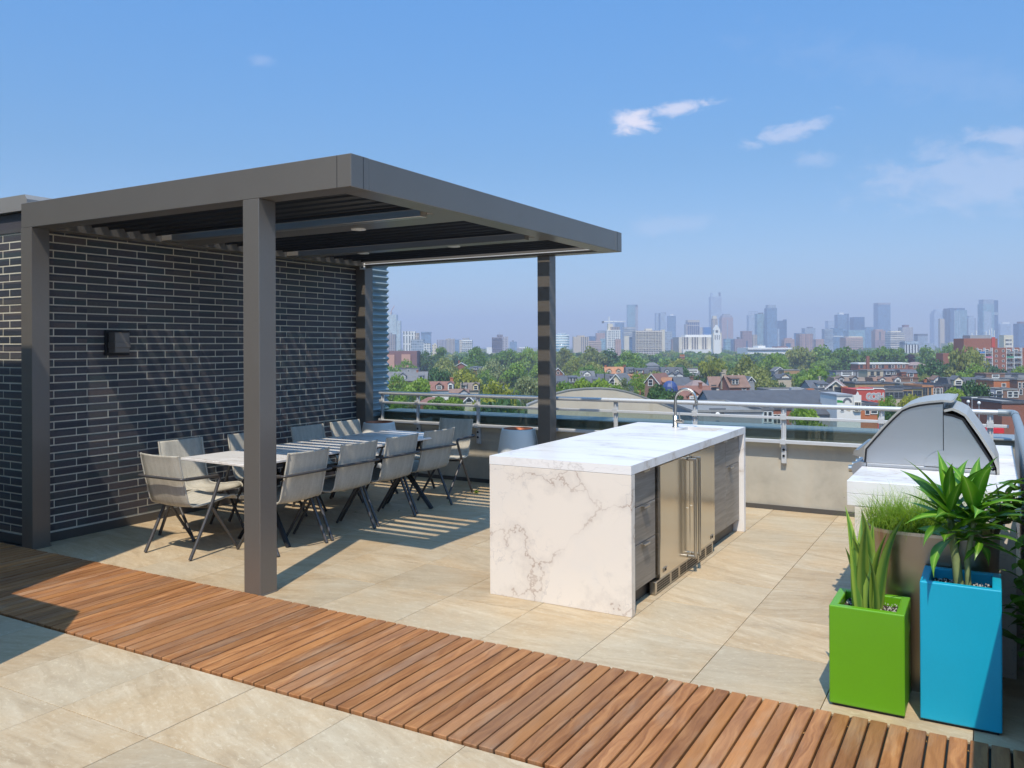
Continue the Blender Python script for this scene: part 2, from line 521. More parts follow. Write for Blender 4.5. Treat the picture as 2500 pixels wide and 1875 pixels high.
M['blue'] = simple('sky_blue_gloss', (0.002, 0.355, 0.535), 0.42, var=0.07, scale=5, fine=0.04, bmp=0.03)
M['hoodshell'] = simple('satin_hood_shell', (0.50, 0.475, 0.43), 0.42, 0.45, var=0.06, scale=4)
M['taupe'] = m_steel('taupe_planter_metal', (0.40, 0.335, 0.265), 0.30, (3, 3, 60))
M['soil'] = simple('potting_soil', (0.045, 0.033, 0.024), 0.95, var=0.6, scale=60, bmp=0.8)
M['perlite'] = simple('pale_grit', (0.55, 0.53, 0.48), 0.9, var=0.3, scale=90)
M['white'] = simple('white_plastic', (0.70, 0.70, 0.68), 0.5)
M['ink'] = simple('black_print', (0.01, 0.01, 0.01), 0.6)
M['slabroof'] = simple('grey_roof_gravel', (0.22, 0.21, 0.20), 0.9, var=0.3, scale=3)
def m_glass():
    m, t, b = newmat('rail_glass')
    b.inputs['Base Color'].default_value = (0.62, 0.68, 0.66, 1)
    tr = nd(t, 'ShaderNodeBsdfTransparent', {'Color': (0.80, 0.86, 0.84, 1)})
    gl = nd(t, 'ShaderNodeBsdfGlossy', {'Color': (0.9, 0.95, 0.95, 1), 'Roughness': 0.03})
    fr = nd(t, 'ShaderNodeFresnel', {'IOR': 1.5})
    mx = nd(t, 'ShaderNodeMixShader', {0: mth(t, 'MULTIPLY_ADD', fr.outputs[0], 0.8, 0.03), 1: tr.outputs[0], 2: gl.outputs[0]})
    t.links.new(mx.outputs[0], t.nodes['Material Output'].inputs[0])
    return m
M['glass'] = m_glass()
# ================================================================ TERRACE
# the roof the terrace lies on, and the apartment block carrying it
o = MB().box(-14, 0.55, -9, 8.95, -24, -0.30).build('terrace_block', M['concrete']); o['kind'] = 'structure'
floor = MB().box(-9.5, 0.5, -4, 8.9, -0.29, -0.014).build('terrace_floor', M['base']); floor['kind'] = 'structure'
T = 0.6035
tile_me = MB().cbox(-T / 2 + .0018, T / 2 - .0018, -T / 2 + .0018, T / 2 - .0018, -0.012, 0, 0.0012).mesh('tile')
tile_me.materials.append(M['tile'])
cut_me = {}
def tile(x0, x1, y0, y1):
    w, h = x1 - x0, y1 - y0
    if abs(w - T) < .01 and abs(h - T) < .01:
        me = tile_me
    else:
        key = (round(w, 3), round(h, 3))
        if key not in cut_me:
            cut_me[key] = MB().cbox(-w / 2 + .0018, w / 2 - .0018, -h / 2 + .0018, h / 2 - .0018, -0.012, 0, 0.0012).mesh('tile')
            cut_me[key].materials.append(M['tile'])
        me = cut_me[key]
    mesh_obj('tile', me, floor, ((x0 + x1) / 2, (y0 + y1) / 2, random.uniform(-.0006, .0006)))
XJ = [-1.283 + T * k for k in range(-14, 4)]
for i in range(len(XJ) - 1):
    a, b2 = XJ[i], min(XJ[i + 1], 0.19)
    if a > 0.15:
        continue
    for k in range(8):                       # the dining side of the boardwalk
        y0, y1 = 3.930 + T * k, min(3.930 + T * (k + 1), 8.47)
        if y1 - y0 > .05 and b2 > -6.95:
            tile(max(a, -6.91), b2, y0, y1)
    for k in range(6):                       # the near side
        tile(a, b2, 2.880 - T * (k + 1), 2.880 - T * k)
# ---- boardwalk of short planks laid crosswise
walk = MB().box(-8.2, 1.0, 2.884, 3.926, -0.06, -0.013).build('boardwalk', M['black']); walk['kind'] = 'structure'
PW = 0.0757
plank_me = []
for k in range(4):
    mb = MB().cbox(-PW / 2 + .0048 + k * .0003, PW / 2 - .0048, -0.5175, 0.5175, -0.014, 0.011, 0.003)
    plank_me.append(mb.mesh('plank')); plank_me[-1].materials.append(M['wood'])
for i in range(118):
    x = -0.735 + PW * (i - 96)
    if x > 0.98:
        break
    mesh_obj('plank', random.choice(plank_me), walk, (x, 3.405 + random.uniform(-.002, .002), random.uniform(-.0012, .0012)), (random.uniform(-.0012, .0012), random.uniform(-.006, .006), random.uniform(-.0008, .0008)))

# ---- brick wall: long face towards the table, short face by the boardwalk
wall = thing('brick_wall', 'tall wall of long dark glazed bricks with pale joints beside the dining table', 'brick wall', (-6.9, 4.0, 0))
MB().box(-10.5, -6.9025, 4.0025, 8.30, 0, 2.765).build('mortar_bed', M['mortar'], wall, True)
BP, BL = 0.0661, 0.30
bricks = []          # (x, y, z, length, facing)
row = 0
z = 0.085
while z + BP < 2.60:
    off = (0.0, 0.10)[row % 2]
    y = 4.0 - 0.20 + off
    while y < 8.29:
        a, b2 = max(y, 4.0), min(y + BL, 8.29)
        if b2 - a > .03:
            bricks.append((-6.9, (a + b2) / 2, z + BP / 2, b2 - a, 'x'))
        y += BL
    x = -6.9 + (0.0, -0.1)[row % 2]
    while x > -8.3:
        a, b2 = x - BL, x
        bricks.append(((a + min(b2, -6.9)) / 2, 4.0, z + BP / 2, min(b2, -6.9) - a, 'y'))
        x -= BL
    z += BP
    row += 1
ztop = z
def seen(bk):
    x, y, z, L, f = bk
    d = math.hypot(x, y)
    if f == 'y' and x < -7.5:
        return 0
    if f == 'x' and y < 4.12:
        return 0.01
    return L / d ** 2 * (abs(x) / d if f == 'x' else y / d)
bricks.sort(key=seen, reverse=True)
bm_cache = {}
def brick_mb(L, f, mb, c=(0, 0, 0)):
    g = .0052
    x, y, z = c
    if f == 'x':
        return mb.cbox(x - .03, x, y - L / 2 + g, y + L / 2 - g, z - BP / 2 + g, z + BP / 2 - g, .0018)
    return mb.cbox(x - L / 2 + g, x + L / 2 - g, y, y + .03, z - BP / 2 + g, z + BP / 2 - g, .0018)
for bk in bricks[:300]:
    x, y, z, L, f = bk
    key = (round(L, 3), f)
    if key not in bm_cache:
        bm_cache[key] = brick_mb(L, f, MB()).mesh('brick'); bm_cache[key].materials.append(M['brick'])
    j = random.uniform(-.0008, .0016)
    mesh_obj('brick', bm_cache[key], wall, (x + 6.9 + (j if f == 'x' else 0), y - 4.0 + (j if f == 'y' else 0), z))
mb = MB()
for bk in bricks[300:]:
    x, y, z, L, f = bk
    j = random.uniform(-.0008, .0016)
    brick_mb(L, f, mb, (x + (j if f == 'x' else 0), y + (j if f == 'y' else 0), z))
mb.build('brickwork', M['brick'], wall, True, kind='stuff')
mb = MB()
y = 4.005
while y < 8.25:                               # header course under the roof
    mb.cbox(-6.93, -6.9 + .004, y, min(y + .292, 8.29), ztop + .006, 2.764, .002); y += .30
mb.cbox(-8.4, -6.93, 3.995, 4.03, ztop + .006, 2.764, .002)
mb.build('top_course', M['brick'], wall, True)
MB().box(-8.6, -6.885, 3.985, 4.008, 0, .075).box(-6.908, -6.885, 4.01, 8.29, 0, .075).build('base_trim', M['base'], wall, True)
mb = MB().prism([(-6.86, 2.772), (-6.855, 2.86), (-6.885, 2.90), (-10.5, 2.90), (-10.5, 2.772)], 'y', 3.95, 8.33)
mb.build('wall_cap', M['wallcap'], wall, True)

# ---- corrugated metal cladding beyond the brick
clad = thing('metal_cladding', 'blue grey corrugated metal cladding beyond the far end of the brick wall', 'cladding', (-6.9, 8.31, 0))
n = 40
pts = []
for i in range(n * 8 + 1):
    zz = -0.5 + i * (3.25 / (n * 8))
    pts.append((-6.885 + 0.020 * math.sin(i / 8 * 2 * math.pi), zz))
poly = pts + [(-6.99, pts[-1][1]), (-6.99, pts[0][1])]
MB().prism(poly, 'y', 8.312, 8.70).build('corrugated_sheet', M['corr'], clad, True)
MB().box(-10.4, -6.991, 8.312, 8.69, -.5, 2.75).build('backing', M['black'], clad, True)

# ---- wall light
wl = thing('wall_light', 'square black wall lamp fixed to the dark brick wall', 'wall light', (-6.896, 4.78, 1.68))
MB().cbox(-6.897, -6.872, 4.66, 4.90, 1.565, 1.795, .004).build('back_plate', M['black'], wl, True)
MB().cbox(-6.872, -6.775, 4.685, 4.83, 1.59, 1.772, .004).build('lamp_housing', M['bronze'], wl, True)
MB().cbox(-6.872, -6.766, 4.68, 4.835, 1.635, 1.685, .003).build('lamp_band', M['bronze'], wl, True)

# ---- pergola
X0, X1, Y0, Y1, ZB, ZT = -6.895, -3.386, 3.926, 8.215, 2.618, 2.822
pg = thing('pergola', 'dark grey metal pergola with louvred roof over the dining table', 'pergola', (-5.1, 6.07, 0))
def pbox(name, x0, x1, y0, y1, z0, z1, m='bronze', b=.003, label=None):
    return MB().cbox(x0, x1, y0, y1, z0, z1, b).build(name, M[m], pg, True, label=label)
pbox('roof_beam', X0, X1, Y0, Y0 + .17, ZB, ZT)
pbox('roof_beam', X0, X1, Y1 - .17, Y1, ZB, ZT)
pbox('roof_beam', X1 - .20, X1 - .0015, Y0 + .171, Y1 - .171, ZB + .001, ZT - .001)
pbox('roof_beam', X0, X0 + .16, Y0 + .171, Y1 - .171, ZB + .001, ZT - .001)
for (x, y) in ((-4.172, 3.924), (-6.748, 3.924), (-4.172, 8.075), (-6.748, 8.075)):
    pbox('post', x - .15, x, y, y + .15, 0, ZB - .001)
XL, XR = X0 + .162, X1 - .202
for (ya, yb) in ((5.135, 5.54), (6.735, 6.985)):
    cb = pbox('cross_beam', XL, XR, ya, yb, ZB + .012, ZT - .01)
    for lx in (-4.64, -5.80):
        r = MB().lathe([(0, ZB + .002), (.050, ZB + .002), (.062, ZB + .004), (.064, ZB + .013)], 20, (lx, yb - .07, 0)).build('downlight', M['white'], cb, False)
        r.location = (-pg.location.x, -pg.location.y, 0)
    pbox('heater_bar', XL + .25, XR - .1, ya - .085, ya - .004, ZB - .012, ZB + .045, 'steel' if ya < 6 else 'bronze')
lou = MB()
a = R(35)
prof = [(-.085, .010), (-.080, .016), (.070, .016), (.085, .004), (.085, -.006), (.078, -.006), (.066, .004), (-.070, .004), (-.078, -.004), (-.085, -.002)]
prof = [(p[0] * math.cos(a) + p[1] * math.sin(a), -p[0] * math.sin(a) + p[1] * math.cos(a)) for p in prof]
lou.prism(prof, 'x', XL + .004, XR - .004)
lou_me = lou.mesh('louvre'); lou_me.materials.append(M['louvre'])
for (ya, yb) in ((4.10, 5.13), (5.545, 6.73), (6.99, 8.04)):
    n = round((yb - ya - .06) / .158)
    for k in range(n):
        mesh_obj('louvre', lou_me, pg, (-pg.location.x, ya + .04 + (k + .5) * (yb - ya - .08) / n - pg.location.y, ZB + .105))
for k in range(2):                            # thin light strips on the back beam
    pbox('drip_strip', XL, XR, Y1 - .185, Y1 - .172, ZB + .02, ZB + .030, 'rail')
    break
for (sx_, sy_, fx_) in ((X1 - .0012, Y0 + .115, 1), (X1 - .0012, Y1 - .115, 1)):
    MB().box(sx_, sx_ + .0022, sy_ - .0016, sy_ + .0016, ZB + .002, ZT - .002).build('joint_line', M['black'], pg, True)
MB().box(X1 - .115, X1 - .112, Y0 - .0012, Y0 + .001, ZB + .002, ZT - .002).build('joint_line', M['black'], pg, True)
for (px_, py_) in ((-4.172, 3.924), (-6.748, 3.924), (-4.172, 8.075)):
    MB().cbox(px_ - .156, px_ + .006, py_ - .006, py_ + .156, .0005, .007, .001).build('base_plate', M['bronze'], pg, True)
sg = MB().cbox(-6.80, -6.715, 8.036, 8.040, 2.585, 2.66, .001).build('beam_label', M['white'], pg, True)
def xmark(cx, y, cz, s, w):
    mb = MB()
    for sgn in (1, -1):
        d = Vector((s * .62, 0, s * sgn)); nn = Vector((-d.z, 0, d.x)).normalized() * w
        c = Vector((cx, y, cz))
        q = [c - d + nn, c + d + nn, c + d - nn, c - d - nn]
        mb.add([(*p[:1], y, p[2]) for p in q] + [(p[0], y + .001, p[2]) for p in q], [(0, 1, 2, 3), (7, 6, 5, 4), (0, 4, 5, 1), (1, 5, 6, 2), (2, 6, 7, 3), (3, 7, 4, 0)])
        y -= .0008
    return mb
xmark(-6.757, 8.0348, 2.624, .022, .006).build('printed_cross', M['ink'], sg, False).location = (-pg.location.x, -pg.location.y, 0)

# ---- parapet and railing at the far edge
def parapet(nm, label, x0, x1, y0, y1, cap):
    p = thing(nm, label, 'parapet wall', (x0, y0, 0))
    MB().box(x0, x1, y0, y1, 0, .715).build('concrete_wall', M['concrete'], p, True)
    MB().box(x0 + .012, x1 - .012, y0 + .012, y1 - .012, .716, .788).build('flashing', M['flash'], p, True)
    MB().cbox(*cap, .789, .806, .004).build('coping', M['coping'], p, True)
    return p
back = parapet('parapet_wall', 'concrete parapet with blue grey metal coping along the far edge of the terrace', -6.86, .62, 8.48, 8.86, (-6.86, .66, 8.455, 8.90))
MB().box(-6.85, .2, 8.462, 8.479, 0, .045).build('base_strip', M['base'], back, True)
side = parapet('parapet_wall', 'concrete parapet along the grill side of the terrace', .235, .60, -3, 8.478, (.21, .64, -3, 8.45))

rl = thing('railing', 'silver metal railing with three bars and glass panels along the far parapet', 'railing', (-3.3, 8.42, 0))
def rail_tube(mb, y, z, x0, x1, ry, rz, n=12):
    pts = [(y + ry * math.cos(2 * math.pi * k / n), z + rz * math.sin(2 * math.pi * k / n)) for k in range(n)]
    return mb.prism(pts, 'x', x0, x1, smooth=True)
rail_tube(MB(), 8.42, 1.038, -6.80, .10, .026, .022).build('top_rail', M['rail'], rl, True)
MB().cbox(-6.80, .12, 8.405, 8.430, .905, .932, .003).build('middle_rail', M['rail'], rl, True)
MB().cbox(-6.80, .12, 8.386, 8.432, .668, .703, .003).build('bottom_rail', M['rail'], rl, True)
RX = [-6.77, -6.21, -5.325, -4.44, -3.555, -2.67, -1.78, -.895, -.02]
for i, x in enumerate(RX):
    ps = MB().cbox(x - .024, x + .024, 8.432, 8.452, .47, 1.02, .003).cbox(x - .008, x + .008, 8.418, 8.431, .703, 1.02, .002).build('post', M['rail'], rl, True)
    MB().cbox(x - .027, x + .027, 8.381, 8.3855, .66, .712, .002).cbox(x - .027, x + .027, 8.398, 8.404, .90, .955, .002).build('clamp', M['rail'], ps, False).location = (3.3, -8.42, 0)
    MB().cbox(x - .021, x + .021, 8.452, 8.478, .46, .655, .003).build('mount_plate', M['rail'], ps, False).location = (3.3, -8.42, 0)
    for bz in (.605, .545):
        bb = MB(); bb.tube([(x, 8.4305, bz), (x, 8.4225, bz)], .012, 10).build('bolt', M['black'], ps, False).location = (3.3, -8.42, 0)
    if i < len(RX) - 1:
        MB().box(x + .03, RX[i + 1] - .03, 8.421, 8.427, .703, .904).build('glass_panel', M['glass'], rl, True)

r2 = thing('railing', 'fat grey tube handrail with solid grey guard panel running along the grill side', 'railing', (.165, 5, 0))
MB().tube(fillet([(.04, 8.42, 1.036), (.150, 8.42, 1.036), (.165, 8.30, 1.036), (.165, -2.5, 1.036)], .09, 6), .030, 14).build('top_rail', M['coping'], r2, True)
MB().tube([(.165, 8.04, 1.036), (.165, 8.02, 1.036)], .0315, 14).build('rail_joint', M['rubber'], r2, True)
MB().box(.160, .168, 3.0, 8.30, .18, .965).build('guard_panel', M['rail'], r2, True)
for y in (7.8, 6.9, 6.0, 5.1, 4.2):
    MB().cbox(.172, .196, y - .022, y + .022, .30, 1.01, .003).build('post', M['rail'], r2, True)

# ---- kitchen island
ix0, ix1, iy0, iy1, IH = -2.890, -1.889, 4.716, 7.400, .914
isl = thing('kitchen_island', 'white marble outdoor kitchen island with steel fridge doors and bar sink', 'kitchen island', (-2.39, 6.06, 0))
def ip(mb, name, m, label=None, parent=isl):
    if parent is isl:
        return mb.build(name, M[m], isl, True, label=label)
    o = mb.build(name, M[m], parent, False, label=label)
    o.location = (-isl.location.x, -isl.location.y, 0)
    return o
sx0, sx1, sy0, sy1 = -2.342, -2.018, 6.905, 7.195
ip(MB().frame(ix0, ix1, iy0, iy1, sx0, sx1, sy0, sy1, IH - .055, IH), 'countertop', 'marble_top')
ip(MB().cbox(ix0 + .0005, ix1 - .0005, iy0 + .0005, iy0 + .06, 0, IH - .0575, .0015), 'waterfall_panel', 'marble')
ip(MB().cbox(ix0 + .0005, ix1 - .0005, iy1 - .058, iy1 - .0005, 0, IH - .0575, .0015), 'waterfall_panel', 'marble_top')
ip(MB().box(ix0 + .03, -1.955, iy0 + .061, iy1 - .059, .095, IH - .215), 'carcass', 'black')
ip(MB().box(ix0 + .012, ix0 + .029, iy0 + .061, iy1 - .059, .0, IH - .0575), 'back_panel', 'cabinet')
ip(MB().box(ix0 + .06, -1.985, iy0 + .061, iy1 - .059, .001, .094), 'toe_kick', 'base')
cf = -1.930
fronts = [(4.800, 5.236, .630, .853), (4.800, 5.236, .394, .625), (4.800, 5.236, .112, .389),
          (6.520, 6.918, .112, .853), (6.922, 7.335, .618, .853), (6.922, 7.335, .112, .613)]
for k, (y0, y1, z0, z1) in enumerate(fronts):
    nm = 'cabinet_door' if k in (3, 5) else 'drawer'
    dr = ip(MB().cbox(cf - .022, cf, y0, y1, z0, z1, .0015), nm, 'cabinet')
    yc = (y0 + y1) / 2 if k < 3 else (y1 - .10 if k == 3 else y0 + .10 if k == 5 else (y0 + y1) / 2)
    ip(MB().cbox(cf + .001, cf + .028, yc - .048, yc + .048, z1 - .004, z1 - .001, .0008).cbox(cf + .026, cf + .029, yc - .048, yc + .048, z1 - .014, z1 - .0045, .0008), 'pull', 'steel', parent=dr)
def letters(txt, y, z, x, h, w):
    """raised block letters on a face looking along +x"""
    G = {'L': [((0, 1), (0, 0)), ((0, 0), (.7, 0))], 'Y': [((0, 1), (.4, .5)), ((.8, 1), (.4, .5)), ((.4, .5), (.4, 0))],
         'N': [((0, 0), (0, 1)), ((0, 1), (.7, 0)), ((.7, 0), (.7, 1))], 'X': [((0, 0), (.8, 1)), ((0, 1), (.8, 0))]}
    mb = MB()
    for i, ch in enumerate(txt):
        for (a2, b3) in G[ch]:
            p, q = Vector((x, y + (i * 1.05 + a2[0]) * h * .62, z + a2[1] * h)), Vector((x, y + (i * 1.05 + b3[0]) * h * .62, z + b3[1] * h))
            mb.tube([p, q], w, 5, False)
    return mb
for (y0, y1, s, by) in ((5.262, 5.879, 1, 5.31), (5.885, 6.505, -1, 6.385)):
    d = ip(MB().cbox(cf - .02, cf + .026, y0, y1, .098, .846, .004), 'fridge_door', 'steel_v')
    hy = 5.879 - .045 if s > 0 else 5.885 + .045
    fx = cf + .026
    ip(MB().tube([(fx + .055, hy, .13), (fx + .055, hy, .815)], .0115, 14).cbox(fx + .001, fx + .064, hy - .011, hy + .011, .808, .828, .003).cbox(fx + .001, fx + .064, hy - .011, hy + .011, .112, .132, .003), 'handle', 'steel', parent=d)
    ip(MB().cbox(fx + .0005, fx + .004, by, by + .072, .128, .158, .001), 'badge', 'steel', parent=d)
    ip(letters('LYNX', by + .008, .134, fx + .0048, .018, .0011), 'lettering', 'black', parent=d)
    ip(MB().tube([(fx, hy - .012, .47), (fx + .006, hy - .012, .47)], .004, 8), 'screw', 'steel', parent=d)
    g = ip(MB().cbox(cf - .03, cf + .012, y0 - (.06 if s > 0 else 0), y1 - .004, .004, .088, .003), 'kick_grille', 'steel')
    sl = MB()
    gy = y0 - .03
    while gy < y1 - .05:
        if not (.20 < (gy - y0) < .235 or .40 < (gy - y0) < .43):
            for kk in range(4):
                sl.box(cf + .0122, cf + .0128, gy, gy + .032, .016 + kk * .0165, .0285 + kk * .0165)
        gy += .036
    o = ip(sl, 'vent_slots', 'ink', parent=g); o['kind'] = 'stuff'
# sink and tap
sk = MB()
t2 = .004
sk.box(sx0 - t2, sx0, sy0, sy1, .72, IH - .056).box(sx1, sx1 + t2, sy0, sy1, .72, IH - .056).box(sx0, sx1, sy0 - t2, sy0, .72, IH - .056).box(sx0, sx1, sy1, sy1 + t2, .72, IH - .056).box(sx0, sx1, sy0, sy1, .715, .72)
sink = ip(sk, 'sink_basin', 'steel')
ip(MB().tube([(-2.18, 7.05, .7205), (-2.18, 7.05, .724)], .04, 16), 'drain', 'black', parent=sink)
fy = 7.10
fc = MB().lathe([(.030, IH), (.030, IH + .006), (.024, IH + .008), (.024, IH + .10), (.015, IH + .104)], 18, (-2.425, fy, 0))
arc = [(-2.425, fy, IH + .10), (-2.425, fy, 1.155)] + [(-2.332 - .093 * math.cos(math.pi * k / 12), fy, 1.158 + .093 * math.sin(math.pi * k / 12)) for k in range(1, 13)] + [(-2.236, fy, 1.135)]
fc.tube(arc, .0125, 12)
tap = ip(fc, 'faucet', 'steel')
ip(MB().tube([(-2.425, fy - .005, IH + .055), (-2.345, fy - .035, IH + .055)], .017, 14).tube([(-2.372, fy - .025, IH + .065), (-2.385, fy - .03, IH + .135)], .005, 8), 'tap_lever', 'steel', parent=tap)
ip(MB().tube([(-2.236, fy, 1.150), (-2.236, fy, 1.128)], .0145, 12), 'spout_tip', 'steel', parent=tap)

# ---- dining table
tb = thing('dining_table', 'long dining table with white marble top striped by louvre shade', 'dining table', (-5.247, 5.79, 0), -0.05)
for s in (-1, 1):
    MB().cbox(-.4135 if s < 0 else .0015, -.0015 if s < 0 else .4135, -1.275, 1.275, .722, .742, .003).build('tabletop_slab', M['marble_top'], tb)
MB().cbox(-.30, .30, -1.1, 1.1, .690, .7215, .003).build('sub_frame', M['black'], tb)
for y in (-.78, 1.23 - .0):
    y = -.72 if y < 0 else 1.0
    for s in (-1, 1):
        MB().tube([(s * -.02, y, .69), (s * -.12, y, .55), (s * .30, y + (.10 if y > 0 else -.06), .0)], [.026, .030, .022], 6, False).build('leg', M['black'], tb)
        MB().tube([(s * .12, y + .02, .55), (s * .22, y + .02, .69)], .022, 6, False).build('leg_brace', M['black'], tb)
MB().cbox(-.04, .04, -.7, 1.0, .50, .56, .004).build('stretcher', M['black'], tb)

# ---- dining chairs
def sling_mesh():
    prof = [(-.305, .808), (-.300, .795), (-.290, .74), (-.262, .62), (-.232, .50), (-.218, .445), (-.202, .418), (-.172, .402), (-.12, .398), (0, .405), (.12, .424), (.20, .436), (.235, .434), (.255, .418), (.258, .400)]
    mb = MB()
    W2 = .222
    nx = 7
    vs, fs = [], []
    for (y, z) in prof:
        for k in range(nx):
            x = -W2 + 2 * W2 * k / (nx - 1)
            sag = 1 - (x / W2) ** 2
            if z > .45 and y < -.1:
                vs.append((x, y - .018 * sag, z - (.004 * sag if z > .79 else 0)))
            else:
                vs.append((x, y, z - .012 * sag))
    n = len(prof)
    for i in range(n - 1):
        for k in range(nx - 1):
            fs.append((i * nx + k, i * nx + k + 1, (i + 1) * nx + k + 1, (i + 1) * nx + k))
    mb.add(vs, fs, True)
    return mb, prof, W2
def make_chair():
    c = thing('dining_chair', 'x', 'dining chair')
    mb, prof, W2 = sling_mesh()
    s = mb.build('sling_seat', M['sling'], c)
    md = s.modifiers.new('thick', 'SOLIDIFY'); md.thickness = .006; md.offset = 0
    for sg in (-1, 1):
        MB().tube([(sg * W2, y, z) for (y, z) in prof], .0085, 6).build('side_hem', M['sling'], s)
    for sg in (-1, 1):
        arm = fillet([(sg * .262, -.268, .628), (sg * .262, .062, .618), (sg * .264, -.03, .398), (sg * .264, -.235, .006)], .045, 5)
        MB().tube(arm, .0135, 8).build('rear_leg', M['chairtube'], c)
        MB().tube([(sg * .262, -.035, .392), (sg * .262, .235, .006)], [.0135, .012], 8).build('front_leg', M['chairtube'], c)
    MB().tube(fillet([(-.262, -.267, .628), (-.255, -.300, .630), (-.15, -.318, .633), (0, -.322, .634), (.15, -.318, .633), (.255, -.300, .630), (.262, -.267, .628)], .03, 4), .0112, 8).build('back_band', M['chairtube'], c)
    MB().tube(fillet([(-.262, -.03, .395), (-.20, -.03, .375), (0, -.03, .368), (.20, -.03, .375), (.262, -.03, .395)], .05, 4), .010, 8).build('seat_bar', M['chairtube'], c)
    return c
proto = make_chair()
CH = [(-5.597, 4.545, 0, 'taupe sling chair at the near end of the table, back towards the boardwalk'),
      (-5.055, 5.00, R(90) - .03, 'sling chair on the island side, first from the pergola post'),
      (-5.050, 5.62, R(90) - .05, 'sling chair on the island side, second from the pergola post'),
      (-5.055, 6.23, R(90) - .04, 'sling chair on the island side, third from the pergola post'),
      (-5.075, 6.88, R(90) - .10, 'sling chair on the island side, farthest from the pergola post'),
      (-6.045, 5.02, R(-90) - .05, 'sling chair by the brick wall with half its back in sun, nearest the boardwalk'),
      (-5.965, 5.72, R(-90) - .03, 'sling chair by the brick wall mostly hidden behind the pergola post'),
      (-5.945, 6.52, R(-90) - .05, 'sling chair by the brick wall with one slanting sun stripe on its back'),
      (-5.955, 7.12, R(-90) - .05, 'sling chair by the brick wall with several sun stripes, nearest the corner pot'),
      (-5.30, 7.615, R(180) - .03, 'sling chair at the far end of the table with its back to the parapet')]
for i, (x, y, rz, lb) in enumerate(CH):
    c = proto if i == 0 else copy_tree(proto)
    c.location = (x, y, 0); c.rotation_euler = (0, 0, rz)
    tag(c, lb, 'dining chair', 'taupe sling chairs round the dining table')

# ---- the two round pots by the parapet
def big_pot(x, y, label):
    p = thing('round_pot', label, 'flower pot', (x, y, 0), 0, 'pale round pots along the parapet')
    MB().lathe([(0, 0), (.17, 0), (.205, .06), (.232, .20), (.238, .34), (.228, .48), (.206, .62), (.190, .695), (.186, .705), (.176, .708), (.170, .70), (.172, .64)], 40).build('pot_body', M['pot'], p)
    MB().lathe([(.172, .690), (.166, .712), (.158, .712), (.150, .685), (.09, .655), (0, .648)], 40).build('copper_bowl', M['copper'], p)
    return p
big_pot(-6.50, 8.03, 'pale grey round pot with copper rim in the corner behind the table')
big_pot(-4.60, 8.13, 'pale grey round pot with copper rim between far chair and pergola post')

# ---- second counter with the grill
gc = thing('grill_counter', 'white marble counter carrying the steel grill beside the side railing', 'counter', (-.3, 5.5, 0))
cx0, cx1, cy0 = -.678, .118, 4.762
MB().cbox(cx0, cx1, cy0, 5.352, .848, .914, .0015).build('countertop', M['marble_top'], gc, True)
MB().cbox(cx0 + .0005, cx1, cy0 + .0005, 5.352, .783, .8465, .0015).build('apron', M['marble_top'], gc, True)
MB().cbox(cx0, cx1, 6.09, 6.9, .783, .914, .0015).build('countertop', M['marble_top'], gc, True)
MB().cbox(.03, cx1 - .001, 5.354, 6.088, .783, .913, .0015).build('rear_strip', M['marble_top'], gc, True)
MB().cbox(-.640, .096, cy0 + .004, cy0 + .06, 0, .7815, .0015).build('waterfall_panel', M['marble'], gc, True)
MB().box(-.62, .09, cy0 + .061, 6.88, .02, .78).build('carcass', M['cabinet'], gc, True)

gr = thing('barbecue_grill', 'large stainless steel grill with closed curved hood on the marble counter', 'grill', (-.32, 5.72, .78))
gy0, gy1 = 5.362, 6.078
hood = [(-.656, .937), (-.650, 1.014), (-.600, 1.078), (-.540, 1.153), (-.495, 1.205), (-.455, 1.246), (-.415, 1.266), (-.369, 1.280), (-.31, 1.291), (-.246, 1.299)]
rear = [(-.243, 1.234), (-.20, 1.228), (-.151, 1.210), (-.088, 1.106), (-.021, .992), (-.002, .944)]
MB().prism(hood + [(-.246, .937)], 'y', gy0 + .006, gy1 - .006).build('hood_end_panel', M['grillsteel'], gr, True)
MB().prism(rear + [(-.243, .937)], 'y', gy0 + .002, gy1 - .002).build('rear_end_panel', M['grillsteel'], gr, True)
def shell(path, th, y0, y1, nm, m='grillsteel'):
    outer = []
    for i, p in enumerate(path):
        a2, b3 = path[max(i - 1, 0)], path[min(i + 1, len(path) - 1)]
        d = Vector((b3[0] - a2[0], b3[1] - a2[1])).normalized()
        outer.append((p[0] - d.y * th, p[1] + d.x * th))
    mb = MB()
    n = len(path)
    vs = [(p[0], y0, p[1]) for p in path] + [(p[0], y0, p[1]) for p in outer] + [(p[0], y1, p[1]) for p in path] + [(p[0], y1, p[1]) for p in outer]
    fs = []
    for i in range(n - 1):
        fs += [(i, i + 1, n + i + 1, n + i), (2 * n + i + 1, 2 * n + i, 3 * n + i, 3 * n + i + 1), (n + i, n + i + 1, 3 * n + i + 1, 3 * n + i), (i + 1, i, 2 * n + i, 2 * n + i + 1)]
    fs += [(0, n, 3 * n, 2 * n), (n - 1, 2 * n + n - 1, 3 * n + n - 1, 2 * n - 1)]
    mb.add(vs, fs)
    return mb.build(nm, M[m], gr, True)
shell(hood, .010, gy0 - .004, gy1 + .004, 'hood_gasket', 'black')
hs = [(p[0] - .004, p[1] + .010) for p in hood]
hs = hs + [(-.205, 1.306), (-.190, 1.312)]
shell(hs, .012, gy0 + .010, gy1 + .012, 'hood_shell', 'hoodshell')
shell(rear, .012, gy0 - .004, gy1 + .004, 'rear_gasket', 'black')
shell([(-.24, 1.250), (-.20, 1.262), (-.175, 1.252), (-.140, 1.232), (-.072, 1.128), (-.004, 1.010), (.018, .945), (.018, .90)], .014, gy0 + .012, gy1 + .004, 'rear_shell', 'hoodshell')
